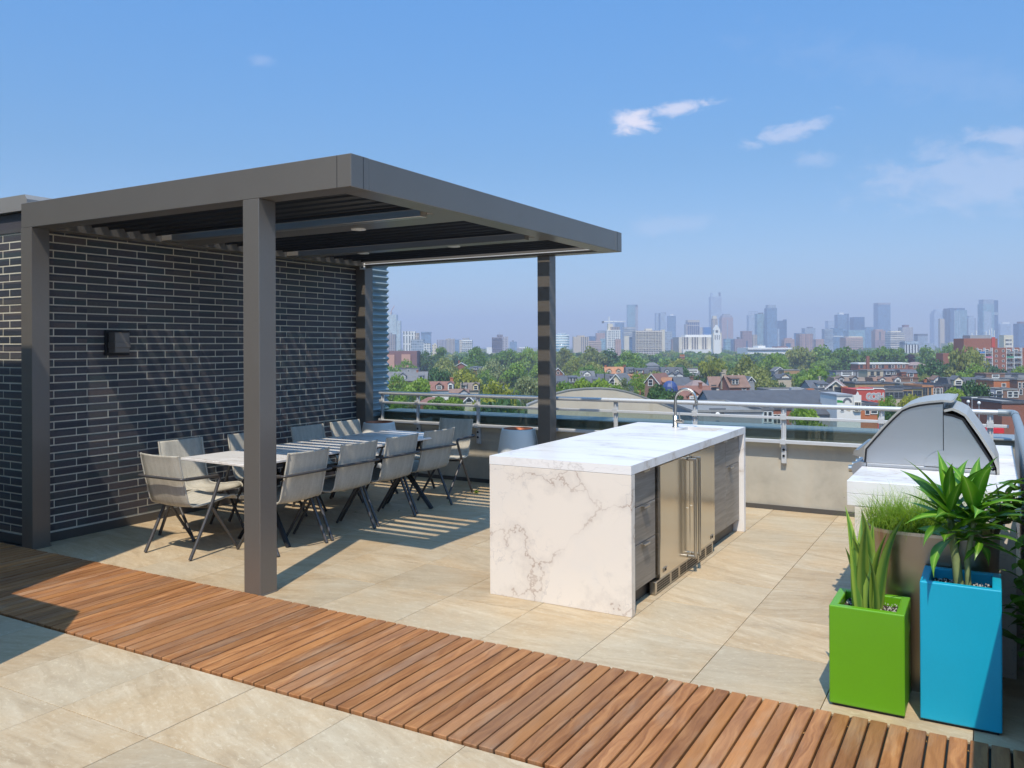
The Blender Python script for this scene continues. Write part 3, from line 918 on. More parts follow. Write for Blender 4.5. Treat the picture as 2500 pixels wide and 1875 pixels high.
MB().cbox(-.2465, -.2435, gy0 - .001, gy0 + .004, 1.02, 1.30, .0005).build('hood_seam', M['black'], gr, True)
arcp = [(-.344 + .11 * (1 - math.cos(math.pi / 2 * k / 10)), .938 + .095 * math.sin(math.pi / 2 * k / 10)) for k in range(11)]
MB().prism(arcp + [(-.236, .938)], 'y', gy0 - .0025, gy0 + .004).build('hinge_cover', M['grillsteel'], gr, True)
hdl = MB().tube([(-.712, gy0 + .03, .988), (-.712, gy1 - .03, .988)], .019, 14)
hdl.prism([(-.735, .978), (-.655, 1.050), (-.650, 1.060), (-.648, .962), (-.70, .968)], 'y', gy0 + .012, gy0 + .034)
hdl.prism([(-.735, .978), (-.655, 1.050), (-.650, 1.060), (-.648, .962), (-.70, .968)], 'y', gy1 - .034, gy1 - .012)
hdl.build('handle', M['steel'], gr, True)
MB().cbox(-.655, .012, gy0 + .004, gy1 - .004, .785, .936, .004).build('firebox', M['grillsteel'], gr, True)
MB().prism([(-.656, .935), (-.690, .940), (-.728, .925), (-.738, .895), (-.728, .850), (-.700, .815), (-.656, .80)], 'y', gy0 + .004, gy1 - .004, smooth=False).build('control_panel', M['grillsteel'], gr, True)
for k in range(4):
    y = gy0 + .12 + k * .16
    MB().tube([(-.736, y, .88), (-.768, y, .878)], .022, 14).build('knob', M['steel'], gr, True)

# ---- planters
def square_planter(nm, label, x0, x1, y0, y1, h, m, wall_t, depth):
    p = thing(nm, label, 'planter', ((x0 + x1) / 2, (y0 + y1) / 2, 0))
    a0, a1, b0, b1 = x0 + wall_t, x1 - wall_t, y0 + wall_t, y1 - wall_t
    mb = MB().frame(x0, x1, y0, y1, a0, a1, b0, b1, .012, h)
    o = mb.build('planter_box', M[m], p, True)
    bv = o.modifiers.new('edge', 'BEVEL'); bv.width = .006; bv.segments = 3; bv.limit_method = 'ANGLE'
    MB().box(x0 + .012, x1 - .012, y0 + .012, y1 - .012, 0, .012).build('foot', M['black'], p, True)
    soil = MB()
    nx = 16
    vs = [(a0 + (a1 - a0) * i / nx, b0 + (b1 - b0) * j / nx, h - depth + .018 * math.sin(i * 1.3) * math.sin(j * .9 + i) + random.uniform(-.006, .006)) for j in range(nx + 1) for i in range(nx + 1)]
    fs = [(j * (nx + 1) + i, j * (nx + 1) + i + 1, (j + 1) * (nx + 1) + i + 1, (j + 1) * (nx + 1) + i) for j in range(nx) for i in range(nx)]
    soil.add(vs, fs)
    so = soil.build('soil', M['soil'], p, True)
    gt = MB()
    for _ in range(260):
        x, y, s = random.uniform(a0 + .01, a1 - .01), random.uniform(b0 + .01, b1 - .01), random.uniform(.0018, .0042)
        zz = h - depth + .012
        gt.add([(x - s, y, zz), (x + s, y - s, zz), (x, y + s, zz), (x, y, zz + s * 1.6)], [(0, 1, 3), (1, 2, 3), (2, 0, 3)])
    g = gt.build('grit', M['perlite'], so, False); g['kind'] = 'stuff'
    g.location = (-p.location.x, -p.location.y, 0)
    return p
square_planter('square_planter', 'lime green square planter holding the sword leaved plant', -.652, -.338, 4.020, 4.330, .456, 'green', .038, .045)
square_planter('tall_planter', 'tall bright blue planter holding the broad leaved plant', -.280, .030, 4.042, 4.346, .610, 'blue', .036, .055)

def round_rect(x0, x1, y0, y1, r, n=8):
    pts = []
    for (cx, cy, a0) in ((x1 - r, y0 + r, -90), (x1 - r, y1 - r, 0), (x0 + r, y1 - r, 90), (x0 + r, y0 + r, 180)):
        for k in range(n + 1):
            a = R(a0 + 90 * k / n)
            pts.append((cx + r * math.cos(a), cy + r * math.sin(a)))
    return pts
mp = thing('oval_planter', 'big taupe metal planter with rounded ends full of grass', 'planter', (-.25, 4.555, 0))
lo = round_rect(-.490, -.005, 4.372, 4.735, .15)
hi = round_rect(-.556, .028, 4.362, 4.752, .17)
inn = round_rect(-.541, .013, 4.377, 4.737, .16)
n = len(lo)
def ring(mb, a, za, b, zb):
    vs = [(*p, za) for p in a] + [(*p, zb) for p in b]
    mb.add(vs, [(i, (i + 1) % n, n + (i + 1) % n, n + i) for i in range(n)], True)
mb = MB(); ring(mb, lo, 0, hi, .735); mb.build('planter_shell', M['taupe'], mp, True)
mb = MB(); ring(mb, hi, .735, hi, .750); ring(mb, hi, .750, inn, .750); ring(mb, inn, .750, inn, .66); mb.build('rim', M['steel'], mp, True)
MB().add([(*p, .70) for p in inn], [tuple(range(n))]).build('soil', M['soil'], mp, True)
# ---------------------------------------------------------------- plants on the terrace
def leafmat_stripe(name, edge, mid, rib, trans=0.3):
    """a leaf whose colour runs from a pale midrib to darker edges (uses the leaf's own width)"""
    m, t, b = newmat(name)
    uv = nd(t, 'ShaderNodeUVMap').outputs[0]
    sp = nd(t, 'ShaderNodeSeparateXYZ', {0: uv})
    u = mth(t, 'ABSOLUTE', mth(t, 'SUBTRACT', sp.outputs[0], 0.5))
    n = noise(t, vmul(t, uv, (40, 3, 1)), 1.0, 4)
    c = mix(t, sstep(t, mth(t, 'ADD', u, mth(t, 'MULTIPLY', n, 0.12)), 0.10, 0.42), mid, edge)
    c = mix(t, sstep(t, u, 0.055, 0.03), c, rib)
    f = mth(t, 'MULTIPLY', mth(t, 'MULTIPLY_ADD', n, 0.5, 0.75), mth(t, 'MULTIPLY_ADD', orand(t), 0.5, 0.75))
    c = nd(t, 'ShaderNodeVectorMath', {0: c, 'Scale': f}, operation='SCALE').outputs[0]
    t.links.new(c, b.inputs['Base Color'])
    b.inputs['Roughness'].default_value = 0.38
    tr = nd(t, 'ShaderNodeBsdfTranslucent', {'Color': c})
    mx = nd(t, 'ShaderNodeMixShader', {0: trans, 1: b.outputs[0], 2: tr.outputs[0]})
    t.links.new(mx.outputs[0], t.nodes['Material Output'].inputs[0])
    return m
M['dracaena'] = leafmat_stripe('broad_leaf_green', (0.085, 0.235, 0.012), (0.17, 0.37, 0.026), (0.32, 0.47, 0.08))
M['sword'] = leafmat_stripe('sword_leaf_green', (0.27, 0.39, 0.06), (0.085, 0.20, 0.035), (0.10, 0.22, 0.035), 0.2)
M['shrubleaf'] = leafmat('shrub_leaf', (0.035, 0.12, 0.014), (0.17, 0.30, 0.03), 0.25, sc=9)
M['grassblade'] = leafmat('grass_blade', (0.13, 0.25, 0.018), (0.34, 0.46, 0.06), 0.45, sc=14, hue=0.1)
M['stem'] = simple('pale_plant_stem', (0.20, 0.25, 0.10), 0.6, var=0.4, scale=30)
M['twig'] = simple('brown_twig', (0.12, 0.085, 0.05), 0.7, var=0.3)

def leaf_mesh(L, Wd, droop, fold=0.25, n=9, shape=1.0, twist=0.0, base=.18):
    """a leaf growing from the origin along +y, bending down by droop (radians)"""
    vs, uvs, fs = [], [], []
    y = z = 0.0
    for i in range(n + 1):
        t = i / n
        w = Wd * (base + (1 - base) * math.sin(math.pi * min(t ** (0.75 * shape), 1)) ** 0.9) * (1 - t ** 5) if i < n else 0.0006
        a = -droop * t * t
        if i:
            y += L / n * math.cos(a); z += L / n * math.sin(a)
        tw = twist * t
        for k, s in enumerate((-1, 0, 1)):
            dx, dz = s * w, abs(s) * w * fold
            vs.append((dx * math.cos(tw) - dz * math.sin(tw), y, z + dx * math.sin(tw) + dz * math.cos(tw)))
            uvs.append((0.5 + s * .5, t))
    for i in range(n):
        for k in range(2):
            fs.append((3 * i + k, 3 * i + k + 1, 3 * i + k + 4, 3 * i + k + 3))
    me = bpy.data.meshes.new('leaf')
    me.from_pydata(vs, [], fs)
    uvl = me.uv_layers.new(name='UVMap')
    for li, l in enumerate(me.loops):
        uvl.data[li].uv = uvs[l.vertex_index]
    me.polygons.foreach_set('use_smooth', [True] * len(fs))
    return me

def leaf_obj(me, parent, p, az, el, roll=0.0, sc=1.0):
    """az: heading from +y anticlockwise, el: upward tilt"""
    rot = (Matrix.Rotation(az, 4, 'Z') @ Matrix.Rotation(el, 4, 'X') @ Matrix.Rotation(roll, 4, 'Y')).to_euler()
    return mesh_obj('leaf', me, parent, p, rot, (sc, sc, sc))

# sword leaved plant in the green planter
sp = thing('snake_plant', 'upright sword leaved plant growing in the lime green planter', 'plant', (-.485, 4.17, .415))
sm = []
for k in range(5):
    me = leaf_mesh(1, .038 + .006 * (k % 3), .10 + .07 * k, .35, 12, 0.75, random.uniform(-.6, .6), .55); me.materials.append(M['sword']); sm.append(me)
SW = [(-.085, .00, .40, .03), (-.060, -.02, .50, .10), (-.055, .03, .44, -.03), (-.030, -.01, .46, .02), (-.010, .02, .38, .05), (.000, -.02, .44, -.05),
      (.020, .01, .50, .03), (.035, -.02, .40, -.02), (.055, .02, .46, -.08), (.070, -.01, .54, -.12), (.010, .04, .34, .08), (-.075, .03, .30, .16), (.05, -.04, .30, .02)]
for k, (x, y, L, tx) in enumerate(SW):
    ob = mesh_obj('leaf', sm[k % 5], sp, (x * .62 - .015, y, -.015), (0, 0, 0), (L * 1.55, L * .98, L * 1.55))
    d = Vector((-tx * .8, random.uniform(-.07, .05), 1)).normalized()
    ob.rotation_euler = (d.to_track_quat('Y', 'Z').to_matrix() @ Matrix.Rotation(random.uniform(-1.1, 1.1), 3, 'Y')).to_euler()

# broad leaved plant in the blue planter: two stems, rosettes of strap leaves
dp = thing('broad_leaved_plant', 'tall plant with broad arching green leaves in the bright blue planter', 'plant', (-.13, 4.18, .555))
MB().tube([(0, 0, -.02), (-.012, .0, .12), (-.03, .01, .24), (-.035, .0, .33)], [.022, .019, .017, .012], 9).build('stem', M['stem'], dp)
MB().tube([(.035, -.01, -.02), (.03, -.012, .14), (.05, .0, .27), (.06, .01, .33)], [.013, .012, .011, .009], 8).build('stem', M['stem'], dp)
lm = []
for k in range(6):
    me = leaf_mesh(.235 + .018 * k, .029 + .003 * (k % 3), .25 + .16 * k, .24, 12, 1.05, random.uniform(-.35, .35)); me.materials.append(M['dracaena']); lm.append(me)
def rosette(c, n, els, seed, zs=.0, sc=(.8, 1.15)):
    rr = random.Random(seed)
    for i in range(n):
        az = 2.4 * i + rr.uniform(-.35, .35)
        el = els[0] + (els[1] - els[0]) * i / max(n - 1, 1) + rr.uniform(-.12, .12)
        leaf_obj(lm[rr.randrange(6)], dp, (c[0], c[1], c[2] + zs * i / n), az, el, rr.uniform(-.5, .5), rr.uniform(*sc))
rosette((-.035, 0, .29), 18, (.05, 1.38), 5, .07, (.85, 1.22))
rosette((.06, .01, .31), 16, (.10, 1.38), 8, .06, (.8, 1.15))
rosette((-.03, .0, .22), 8, (-.25, .6), 12, .04, (.65, .95))
rosette((.08, .02, .20), 16, (-.4, .7), 14, .10, (.45, .8))
rosette((.02, -.02, .26), 9, (.0, .9), 17, .06, (.6, .95))

# grass in the oval planter
gp = thing('ornamental_grass', 'clump of fine arching ornamental grass in the oval taupe planter', 'grass plant', (-.31, 4.56, .70))
gb = MB()
for i in range(2600):
    cx, cy = random.gauss(-.03, .13), random.gauss(0, .075)
    if abs(cx) > .235 or abs(cy) > .14:
        continue
    az = random.uniform(0, 6.283); L = random.uniform(.16, .30); lean = random.uniform(.3, 1.15)
    d = Vector((math.cos(az), math.sin(az), 0)); side = Vector((-d.y, d.x, 0)) * random.uniform(.0014, .0026)
    pts = []
    p = Vector((cx, cy, 0)); a = 1.45 - .3 * lean
    for k in range(5):
        pts.append(p.copy()); p = p + (d * math.cos(a) + Vector((0, 0, 1)) * math.sin(a)) * (L / 4); a -= lean * .62
    vs = []
    for k, q in enumerate(pts):
        w = side * (1 - k / 4.3)
        vs += [q - w, q + w]
    gb.add(vs, [(2 * k, 2 * k + 1, 2 * k + 3, 2 * k + 2) for k in range(4)], True)
g = gb.build('grass_blades', M['grassblade'], gp); g['kind'] = 'stuff'

# leafy shrubs at the right edge between planter and parapet
def shrub(label, x, y, z0, h, rad, nleaf, seed, grp=None):
    rr = random.Random(seed)
    s = thing('leafy_shrub', label, 'shrub', (x, y, z0), 0, grp)
    tw = MB()
    tips = []
    for i in range(9):
        az = rr.uniform(0, 6.28); r = rad * rr.uniform(.4, 1)
        e = Vector((r * math.cos(az), r * math.sin(az), h * rr.uniform(.45, 1)))
        mid = e * .5 + Vector((rr.uniform(-.03, .03), rr.uniform(-.03, .03), .04))
        tw.tube([(0, 0, 0), mid, e], [.006, .004, .002], 5)
        tips += [mid, mid.lerp(e, .5), e]
    tw.build('twigs', M['twig'], s)
    ms = []
    for k in range(3):
        me = leaf_mesh(.085 + .018 * k, .024, .5, .2, 6); me.materials.append(M['shrubleaf']); ms.append(me)
    for i in range(nleaf):
        t = rr.choice(tips)
        p = Vector(t) + Vector((rr.gauss(0, .03), rr.gauss(0, .03), rr.gauss(0, .03)))
        leaf_obj(rr.choice(ms), s, p, rr.uniform(0, 6.28), rr.uniform(-.5, 1.0), rr.uniform(-.5, .5), rr.uniform(.7, 1.2))
    return s
shrub('dark leafy branches spilling over the right end of the oval planter', .0, 4.50, .70, .30, .14, 85, 21)
shrub('leafy shrub squeezed between the marble counter end and the parapet', .185, 4.36, .02, .80, .075, 110, 33)

# fallen sprig and leaves on the tiles
fl = thing('fallen_sprig', 'small fallen green sprig on the tiles beside the far dining chair', 'leaf sprig', (-4.98, 7.86, .001))
me = leaf_mesh(.075, .014, .4, .2, 5); me.materials.append(M['grassblade'])
for k in range(6):
    leaf_obj(me, fl, (random.uniform(-.05, .05), random.uniform(-.03, .03), .006), random.uniform(0, 6.28), random.uniform(.05, .5))
me = leaf_mesh(.03, .008, .6, .3, 4); me.materials.append(M['shrubleaf'])
for (x, y) in ((-5.45, 6.35), (-5.5, 6.9), (-5.10, 6.62), (-4.95, 7.25)):
    o = mesh_obj('fallen_leaf', me, None, (x, y, .003), (.1, .1, random.uniform(0, 6)))
    tag(o, 'tiny dry leaf lying on the shaded tiles beside the dining table', 'fallen leaf', 'dry leaves on the tiles by the table')

lt = MB()
for i in range(60):
    x = -0.735 + PW * (random.randrange(40, 118) - 96) + PW / 2
    y = random.choice((random.uniform(3.80, 3.925), random.uniform(2.89, 3.9), random.uniform(3.9, 3.93)))
    s, a = random.uniform(.003, .008), random.uniform(0, 6.28)
    lt.add([(x + s * math.cos(a + k * 1.6) * (1.6 if k % 2 else .6), y + s * math.sin(a + k * 1.6) * 1.5, .002 + .004 * (k == 1)) for k in range(4)], [(0, 1, 2, 3)])
o = lt.build('leaf_litter', simple('dry_litter', (0.34, 0.17, 0.05), 0.8, var=.4, scale=40)); o['kind'] = 'stuff'

# what stands just outside the picture and throws its shade into it
zb = 4.3
bx, by = -6.252 + .205 * zb, 4.92 - .6 * zb
o = MB().cbox(-12.5, bx, by - 4.6, by, 0, zb, .01).build('stair_tower', M['concrete']); tag(o, 'tall plain stair tower standing left of the boardwalk', 'stair tower')
za = 1.7
axx, ay = -4.90 + .205 * za, 3.15 - .6 * za
o = MB().prism([(-7.6, ay - 1.2), (axx + .27, ay - 1.2), (axx + .27, ay - .27), (axx, ay), (-7.6, ay)], 'z', 0, za).build('service_cabinet', M['bronze']); tag(o, 'dark metal service cabinet in front of the stair tower', 'cabinet')
o = MB().cbox(.235, .262, -2.5, 3.27, .82, 1.42, .003).build('wind_screen', M['flash']); tag(o, 'dark wind screen standing on the parapet near the boardwalk end', 'screen')
# ================================================================ THE CITY BEYOND
GZ = -24.0
gm, gt_, gb_ = newmat('city_ground')
gp_ = pos(gt_)
gn = noise(gt_, gp_, 0.02, 6, 0.6)
gcol = ramp(gt_, gn, (0.35, (0.035, 0.060, 0.022)), (0.5, (0.075, 0.085, 0.055)), (0.65, (0.12, 0.115, 0.105)))
gt_.links.new(gcol, gb_.inputs['Base Color']); gb_.inputs['Roughness'].default_value = 0.95
gmesh = MB()
gmesh.lathe([(0.01, 0), (400, 0), (2000, 0), (6900, 0)], 48, (0, 0, GZ), False)
g = gmesh.build('ground', gm); g['kind'] = 'structure'

# ---- facade materials: a window grid read in the building's own coordinates
def facade(name, wallc, glassc, sx=3.4, sz=3.4, fx=0.6, fz=0.55, rough=0.35, var=0.35, zoff=0.0):
    m, t, b = newmat(name)
    o = obc(t)
    s = nd(t, 'ShaderNodeSeparateXYZ', {0: o})
    u = mth(t, 'DIVIDE', mth(t, 'ADD', s.outputs[0], s.outputs[1]), sx)
    w = mth(t, 'DIVIDE', s.outputs[2], sz)
    fu, fw = mth(t, 'FRACT', u), mth(t, 'FRACT', mth(t, 'ADD', w, zoff))
    win = mth(t, 'MULTIPLY', mth(t, 'LESS_THAN', fu, fx), mth(t, 'LESS_THAN', fw, fz))
    nrm = nd(t, 'ShaderNodeNewGeometry').outputs['Normal']
    up = nd(t, 'ShaderNodeSeparateXYZ', {0: nrm}).outputs[2]
    win = mth(t, 'MULTIPLY', win, mth(t, 'LESS_THAN', up, 0.5))
    cell = nd(t, 'ShaderNodeCombineXYZ', {0: mth(t, 'FLOOR', u), 1: mth(t, 'FLOOR', w)}).outputs[0]
    rn = nd(t, 'ShaderNodeTexWhiteNoise', {'Vector': cell}, noise_dimensions='3D').outputs[0]
    big = noise(t, o, 0.05, 3)
    gl = nd(t, 'ShaderNodeVectorMath', {0: glassc, 'Scale': mth(t, 'MULTIPLY', mth(t, 'MULTIPLY_ADD', rn, 2 * var, 1 - var), mth(t, 'MULTIPLY_ADD', big, 0.8, 0.6))}, operation='SCALE').outputs[0]
    wl_ = nd(t, 'ShaderNodeVectorMath', {0: wallc, 'Scale': mth(t, 'MULTIPLY_ADD', big, 0.3, 0.85)}, operation='SCALE').outputs[0]
    c = mix(t, win, wl_, gl)
    t.links.new(c, b.inputs['Base Color'])
    t.links.new(mth(t, 'MULTIPLY_ADD', win, rough - 0.8, 0.8), b.inputs['Roughness'])
    return m
F = {}
F['white_grid'] = facade('white_gridded_facade', (0.62, 0.62, 0.60), (0.16, 0.20, 0.24), 3.2, 3.3, .62, .6)
F['green_grid'] = facade('pale_green_gridded_facade', (0.60, 0.64, 0.62), (0.22, 0.32, 0.33), 3.6, 3.4, .7, .66)
F['grey_brown'] = facade('grey_brown_facade', (0.34, 0.30, 0.29), (0.13, 0.14, 0.18), 3.6, 3.2, .5, .72)
F['tan_pier'] = facade('tan_pier_facade', (0.52, 0.44, 0.35), (0.11, 0.12, 0.15), 3.4, 40, .45, .97)
F['white_pier'] = facade('white_pier_facade', (0.70, 0.69, 0.65), (0.14, 0.16, 0.18), 4.6, 14, .42, .86)
F['blue_glass'] = facade('blue_glass_facade', (0.20, 0.29, 0.38), (0.11, 0.20, 0.31), 3.0, 3.8, .86, .78, .18)
F['teal_glass'] = facade('teal_glass_facade', (0.34, 0.46, 0.50), (0.13, 0.26, 0.32), 3.0, 3.8, .84, .72, .18)
F['deep_glass'] = facade('deep_blue_glass_facade', (0.10, 0.17, 0.26), (0.055, 0.11, 0.20), 3.0, 3.8, .88, .80, .15)
F['pale_glass'] = facade('pale_glass_facade', (0.44, 0.50, 0.56), (0.28, 0.35, 0.42), 3.0, 3.8, .8, .7, .2)
F['grey_glass'] = facade('grey_glass_facade', (0.36, 0.40, 0.45), (0.20, 0.26, 0.33), 3.2, 3.6, .8, .62, .2)
F['lavender'] = facade('lavender_slab_facade', (0.42, 0.40, 0.43), (0.17, 0.17, 0.21), 5.0, 3.0, .62, .55)
F['dark_lav'] = facade('dark_lavender_facade', (0.25, 0.23, 0.27), (0.10, 0.095, 0.125), 3.4, 3.2, .7, .58)
F['pink'] = facade('pink_brick_facade', (0.46, 0.31, 0.27), (0.17, 0.15, 0.16), 3.2, 3.1, .5, .55)
F['mauve'] = facade('mauve_facade', (0.34, 0.24, 0.25), (0.12, 0.11, 0.14), 3.2, 3.2, .55, .6)
F['cream'] = facade('cream_facade', (0.60, 0.53, 0.42), (0.20, 0.19, 0.18), 3.8, 3.4, .38, .5)
F['cream_pier'] = facade('cream_pier_facade', (0.56, 0.50, 0.41), (0.16, 0.15, 0.155), 4.4, 60, .58, .96)
F['band'] = facade('banded_white_facade', (0.64, 0.60, 0.54), (0.18, 0.18, 0.20), 400, 3.8, .999, .48)
F['navy_stripe'] = facade('navy_striped_facade', (0.50, 0.44, 0.38), (0.045, 0.055, 0.12), 7.0, 90, .78, .97)
F['slab_grid'] = facade('white_balcony_grid_facade', (0.52, 0.48, 0.45), (0.155, 0.13, 0.135), 4.0, 3.1, .70, .56)
F['black_white'] = facade('black_white_striped_facade', (0.68, 0.68, 0.66), (0.04, 0.04, 0.05), 4.4, 40, .5, .98)
P = {}
P['tan'] = simple('tan_blank_wall', (0.50, 0.42, 0.33), 0.85, var=0.08, scale=.2)
P['cream'] = simple('cream_blank_wall', (0.62, 0.56, 0.45), 0.85, var=0.08, scale=.3)
P['white'] = simple('white_painted_wall', (0.72, 0.71, 0.68), 0.8, var=0.08, scale=.5)
P['grey'] = simple('grey_roof_plant', (0.30, 0.31, 0.33), 0.8, var=0.15, scale=.3)
P['dgrey'] = simple('dark_grey_plant', (0.13, 0.14, 0.16), 0.7, var=0.15, scale=.3)
P['maroon'] = simple('maroon_wall', (0.20, 0.11, 0.11), 0.85, var=0.12, scale=.2)
P['salmon'] = simple('salmon_wall', (0.50, 0.28, 0.21), 0.85, var=0.1, scale=.2)
P['orange'] = simple('orange_painted_steel', (0.60, 0.18, 0.06), 0.6)
P['skyglass'] = simple('bright_blue_panel', (0.03, 0.16, 0.40), 0.3)

TOWERS, HOUSES = [], []
def bfrom(x0, x1, ytop, d):
    """origin on the ground, width and height of a building seen between two directions at distance d"""
    c = at((x0 + x1) / 2, ytop, d)
    return (c.x, c.y, GZ), (x1 - x0) * d / FPX, c.z - GZ

def block(nm, label, cat, x0, x1, ytop, d, m, deep=None, rot=0.0, parts=(), group=None, body='tower_body'):
    """a tall building: body plus further blocks given in fractions of its width and metres or picture rows above or below its top"""
    loc, w, h = bfrom(x0, x1, ytop, d)
    t = thing(nm, label, cat, loc, YAW + rot, group)
    dp_ = deep or w * .9
    MB().box(-w / 2, w / 2, 0, dp_, 0, h).build(body, m, t)
    px = d / FPX
    for p in parts:
        k = p[0]
        if k == 'box':          # name, fx0, fx1, y0row, y1row (rows above the top are negative), material, depth0, depth1
            _, pn, f0, f1, r0, r1, pm, q0, q1 = p
            MB().box(-w / 2 + f0 * w, -w / 2 + f1 * w, q0 * dp_, q1 * dp_, h - r1 * px, h - r0 * px).build(pn, pm, t)
        elif k == 'mast':
            _, f, r = p
            MB().tube([(-w / 2 + f * w, dp_ * .4, h), (-w / 2 + f * w, dp_ * .4, h + r * px)], [.35 * max(d / 2000, .6), .15], 5).build('mast', P['grey'], t)
        elif k == 'bands':      # projecting floor edges
            _, n_, pm, r0, r1 = p
            mb = MB()
            for i in range(n_):
                zz = h - (r0 + (r1 - r0) * (i + .5) / n_) * px
                mb.box(-w / 2 - .1, w / 2 + .1, -.9, -.01, zz - .35, zz + .35)
            o = mb.build('floor_bands', pm, t); o['kind'] = 'stuff'
        elif k == 'fins':
            _, n_, pm, f0, f1, r0, r1, fw_ = p
            mb = MB()
            for i in range(n_):
                xx = -w / 2 + w * (f0 + (f1 - f0) * i / max(n_ - 1, 1))
                mb.box(xx - fw_ / 2, xx + fw_ / 2, -.8, -.02, h - r1 * px, h - r0 * px)
            o = mb.build('wall_fins', pm, t); o['kind'] = 'stuff'
    return t

def TW(label, x0, x1, yt, d, m, parts=(), **k):
    TOWERS.append((x0, x1, yt, d, label))
    return block('tower', label, 'tower', x0, x1, yt, d, m if not isinstance(m, str) else F[m], parts=parts, group='city towers on the skyline', **k)
G_, DG, CR, WH = P['grey'], P['dgrey'], P['cream'], P['white']
# left stretch, between the wall and the far pergola post
TW('pale green gridded stepped tower under a crane, leftmost on the skyline', 938, 968, 768, 2300, 'green_grid', [('box', 'upper_block', .15, .6, -6, 0, F['green_grid'], .1, .8), ('box', 'lower_wing', 1.0, 1.3, 15, 90, F['green_grid'], .05, .8)])
TW('grey brown tower standing before the pale green gridded one', 944, 964.5, 816, 1300, 'grey_brown', [('box', 'roof_plant', .1, .5, -4, 0, G_, .2, .8)])
TW('white tower with open grid crown and tall window slots', 984, 1013, 809, 1350, 'white_pier', [('box', 'side_wing', 1.0, 1.32, 4, 50, F['tan_pier'], .0, .7), ('fins', 6, WH, .0, 1.0, -1, 4, 1.0)])
TW('plain blue glass block before the white tower with grid crown', 1003, 1034, 829, 1150, 'grey_glass')
TW('blue glass tower with wide overhanging cap, left of the lavender slabs', 1028, 1051, 813, 2300, 'blue_glass', [('box', 'overhang_cap', -.02, 1.04, -3, 1, F['blue_glass'], -.05, 1), ('box', 'neck', .1, .95, -1, 4, DG, .05, .9)])
TW('low white block with square windows rising over the trees, left stretch', 1034, 1051, 838, 1050, 'white_grid')
TW('small cream block with a pointed gable rising over the left trees', 1055, 1067, 841, 1050, 'cream', [('box', 'gable_block', .35, .75, -3, 0, CR, .1, .6)])
TW('lavender residential slab, left one of three joined', 1066, 1088, 829, 2100, 'lavender', [('fins', 4, F['dark_lav'], .1, .95, 1, 24, 2.0)])
TW('lavender residential slab with pale stripes, middle one of three joined', 1088.5, 1110, 827, 2050, 'tan_pier', [('box', 'roof_plant', .2, .5, -2, 0, G_, .2, .7)])
TW('bluish residential slab, right one of three joined', 1110.5, 1124, 829, 2000, 'blue_glass')
TW('white balconied apartment tower with small grey roof house', 1122, 1153, 830, 1350, 'white_grid', [('box', 'roof_house', .2, .75, -5, 0, G_, .2, .8), ('box', 'blank_corner', -.01, .18, 0, 40, P['tan'], -.02, .9), ('bands', 7, WH, 1, 27)])
TW('dark lavender office block with rooftop cabin and mast', 1201, 1226, 823, 1450, 'dark_lav', [('box', 'side_block', 1.0, 1.58, -1, 60, F['lavender'], .05, .95), ('box', 'roof_cabin', .48, 1.05, -6, 0, F['dark_lav'], .1, .8), ('mast', .75, 11), ('bands', 9, F['dark_lav'], 2, 34)])
TW('distant blue twin block right of the dark lavender office', 1244, 1262, 834, 2600, 'blue_glass', [('box', 'core', .3, .6, -3, 0, DG, .1, .8)])
TW('low white roof house peeping over trees left of the dark lavender office', 1188, 1201, 848, 1400, WH)
TW('low white roofs right of the dark lavender office', 1262, 1312, 850, 1500, P['grey'], [('box', 'white_top', .1, .5, -2, 0, WH, .1, .8)])
# middle stretch
loc, w, h = bfrom(1354, 1391, 817, 1300)
t = thing('tower', 'round banded teal glass tower right of the far pergola post', 'tower', (loc[0], loc[1], GZ), YAW, 'city towers on the skyline')
MB().lathe([(w / 2, 0), (w / 2, h), (0, h)], 28, (0, w / 2, 0)).build('tower_body', F['teal_glass'], t)
mb = MB()
for k in range(6):
    z = h - 2 - k * 3.9
    mb.lathe([(w / 2 + .5, z), (w / 2 + .5, z + 1.0), (w / 2, z + 1.01)], 28, (0, w / 2, 0))
o = mb.build('floor_bands', WH, t); o['kind'] = 'stuff'
MB().lathe([(w * .33, h), (w * .33, h + 2.6), (0, h + 2.6)], 20, (0, w / 2, 0)).build('roof_house', F['grey_glass'], t)
TW('tan block with blank left half and striped right half', 1400, 1438, 822, 1500, 'tan_pier', [('box', 'blank_front', -.005, .5, 0, 60, P['tan'], -.05, .9), ('box', 'roof_house', .25, .72, -3, 0, P['tan'], .1, .8)])
TW('low layered pink block between tan block and dark condominium', 1438, 1468, 832, 1600, 'pink', [('bands', 5, CR, 1, 22)])
TW('dark blue roofed block behind the layered pink one', 1438, 1456, 821, 2300, 'deep_glass')
TW('terraced pinkish grey block beside the dark condominium', 1456, 1482, 813, 1900, 'pink', [('box', 'upper_block', .2, .95, -6, 0, F['grey_glass'], .1, .9), ('box', 'glass_base', .35, 1.0, 14, 60, F['teal_glass'], -.1, .5)])
TW('dark condominium with white grid and cream rooftop block', 1481, 1515, 806, 1250, 'white_grid', [('box', 'cream_top', .12, .48, -16, 0, CR, .2, .8), ('box', 'upper_floors', .3, .95, -8, 0, F['grey_brown'], .1, .9), ('box', 'brick_wing', .6, 1.02, 22, 70, F['pink'], -.1, .5), ('fins', 4, WH, .05, .9, 0, 45, 1.0)])
TW('blue grey tower behind the dark condominium', 1503, 1524, 788, 2700, 'blue_glass')
TW('slim teal tower with slanted dark edge, above the white slab with grid', 1532, 1551, 745, 2900, 'teal_glass', [('box', 'side_face', 1.0, 1.36, 1, 130, F['lavender'], .1, .9), ('box', 'glass_cap', .0, 1.3, -1, 4, F['deep_glass'], .1, .8)])
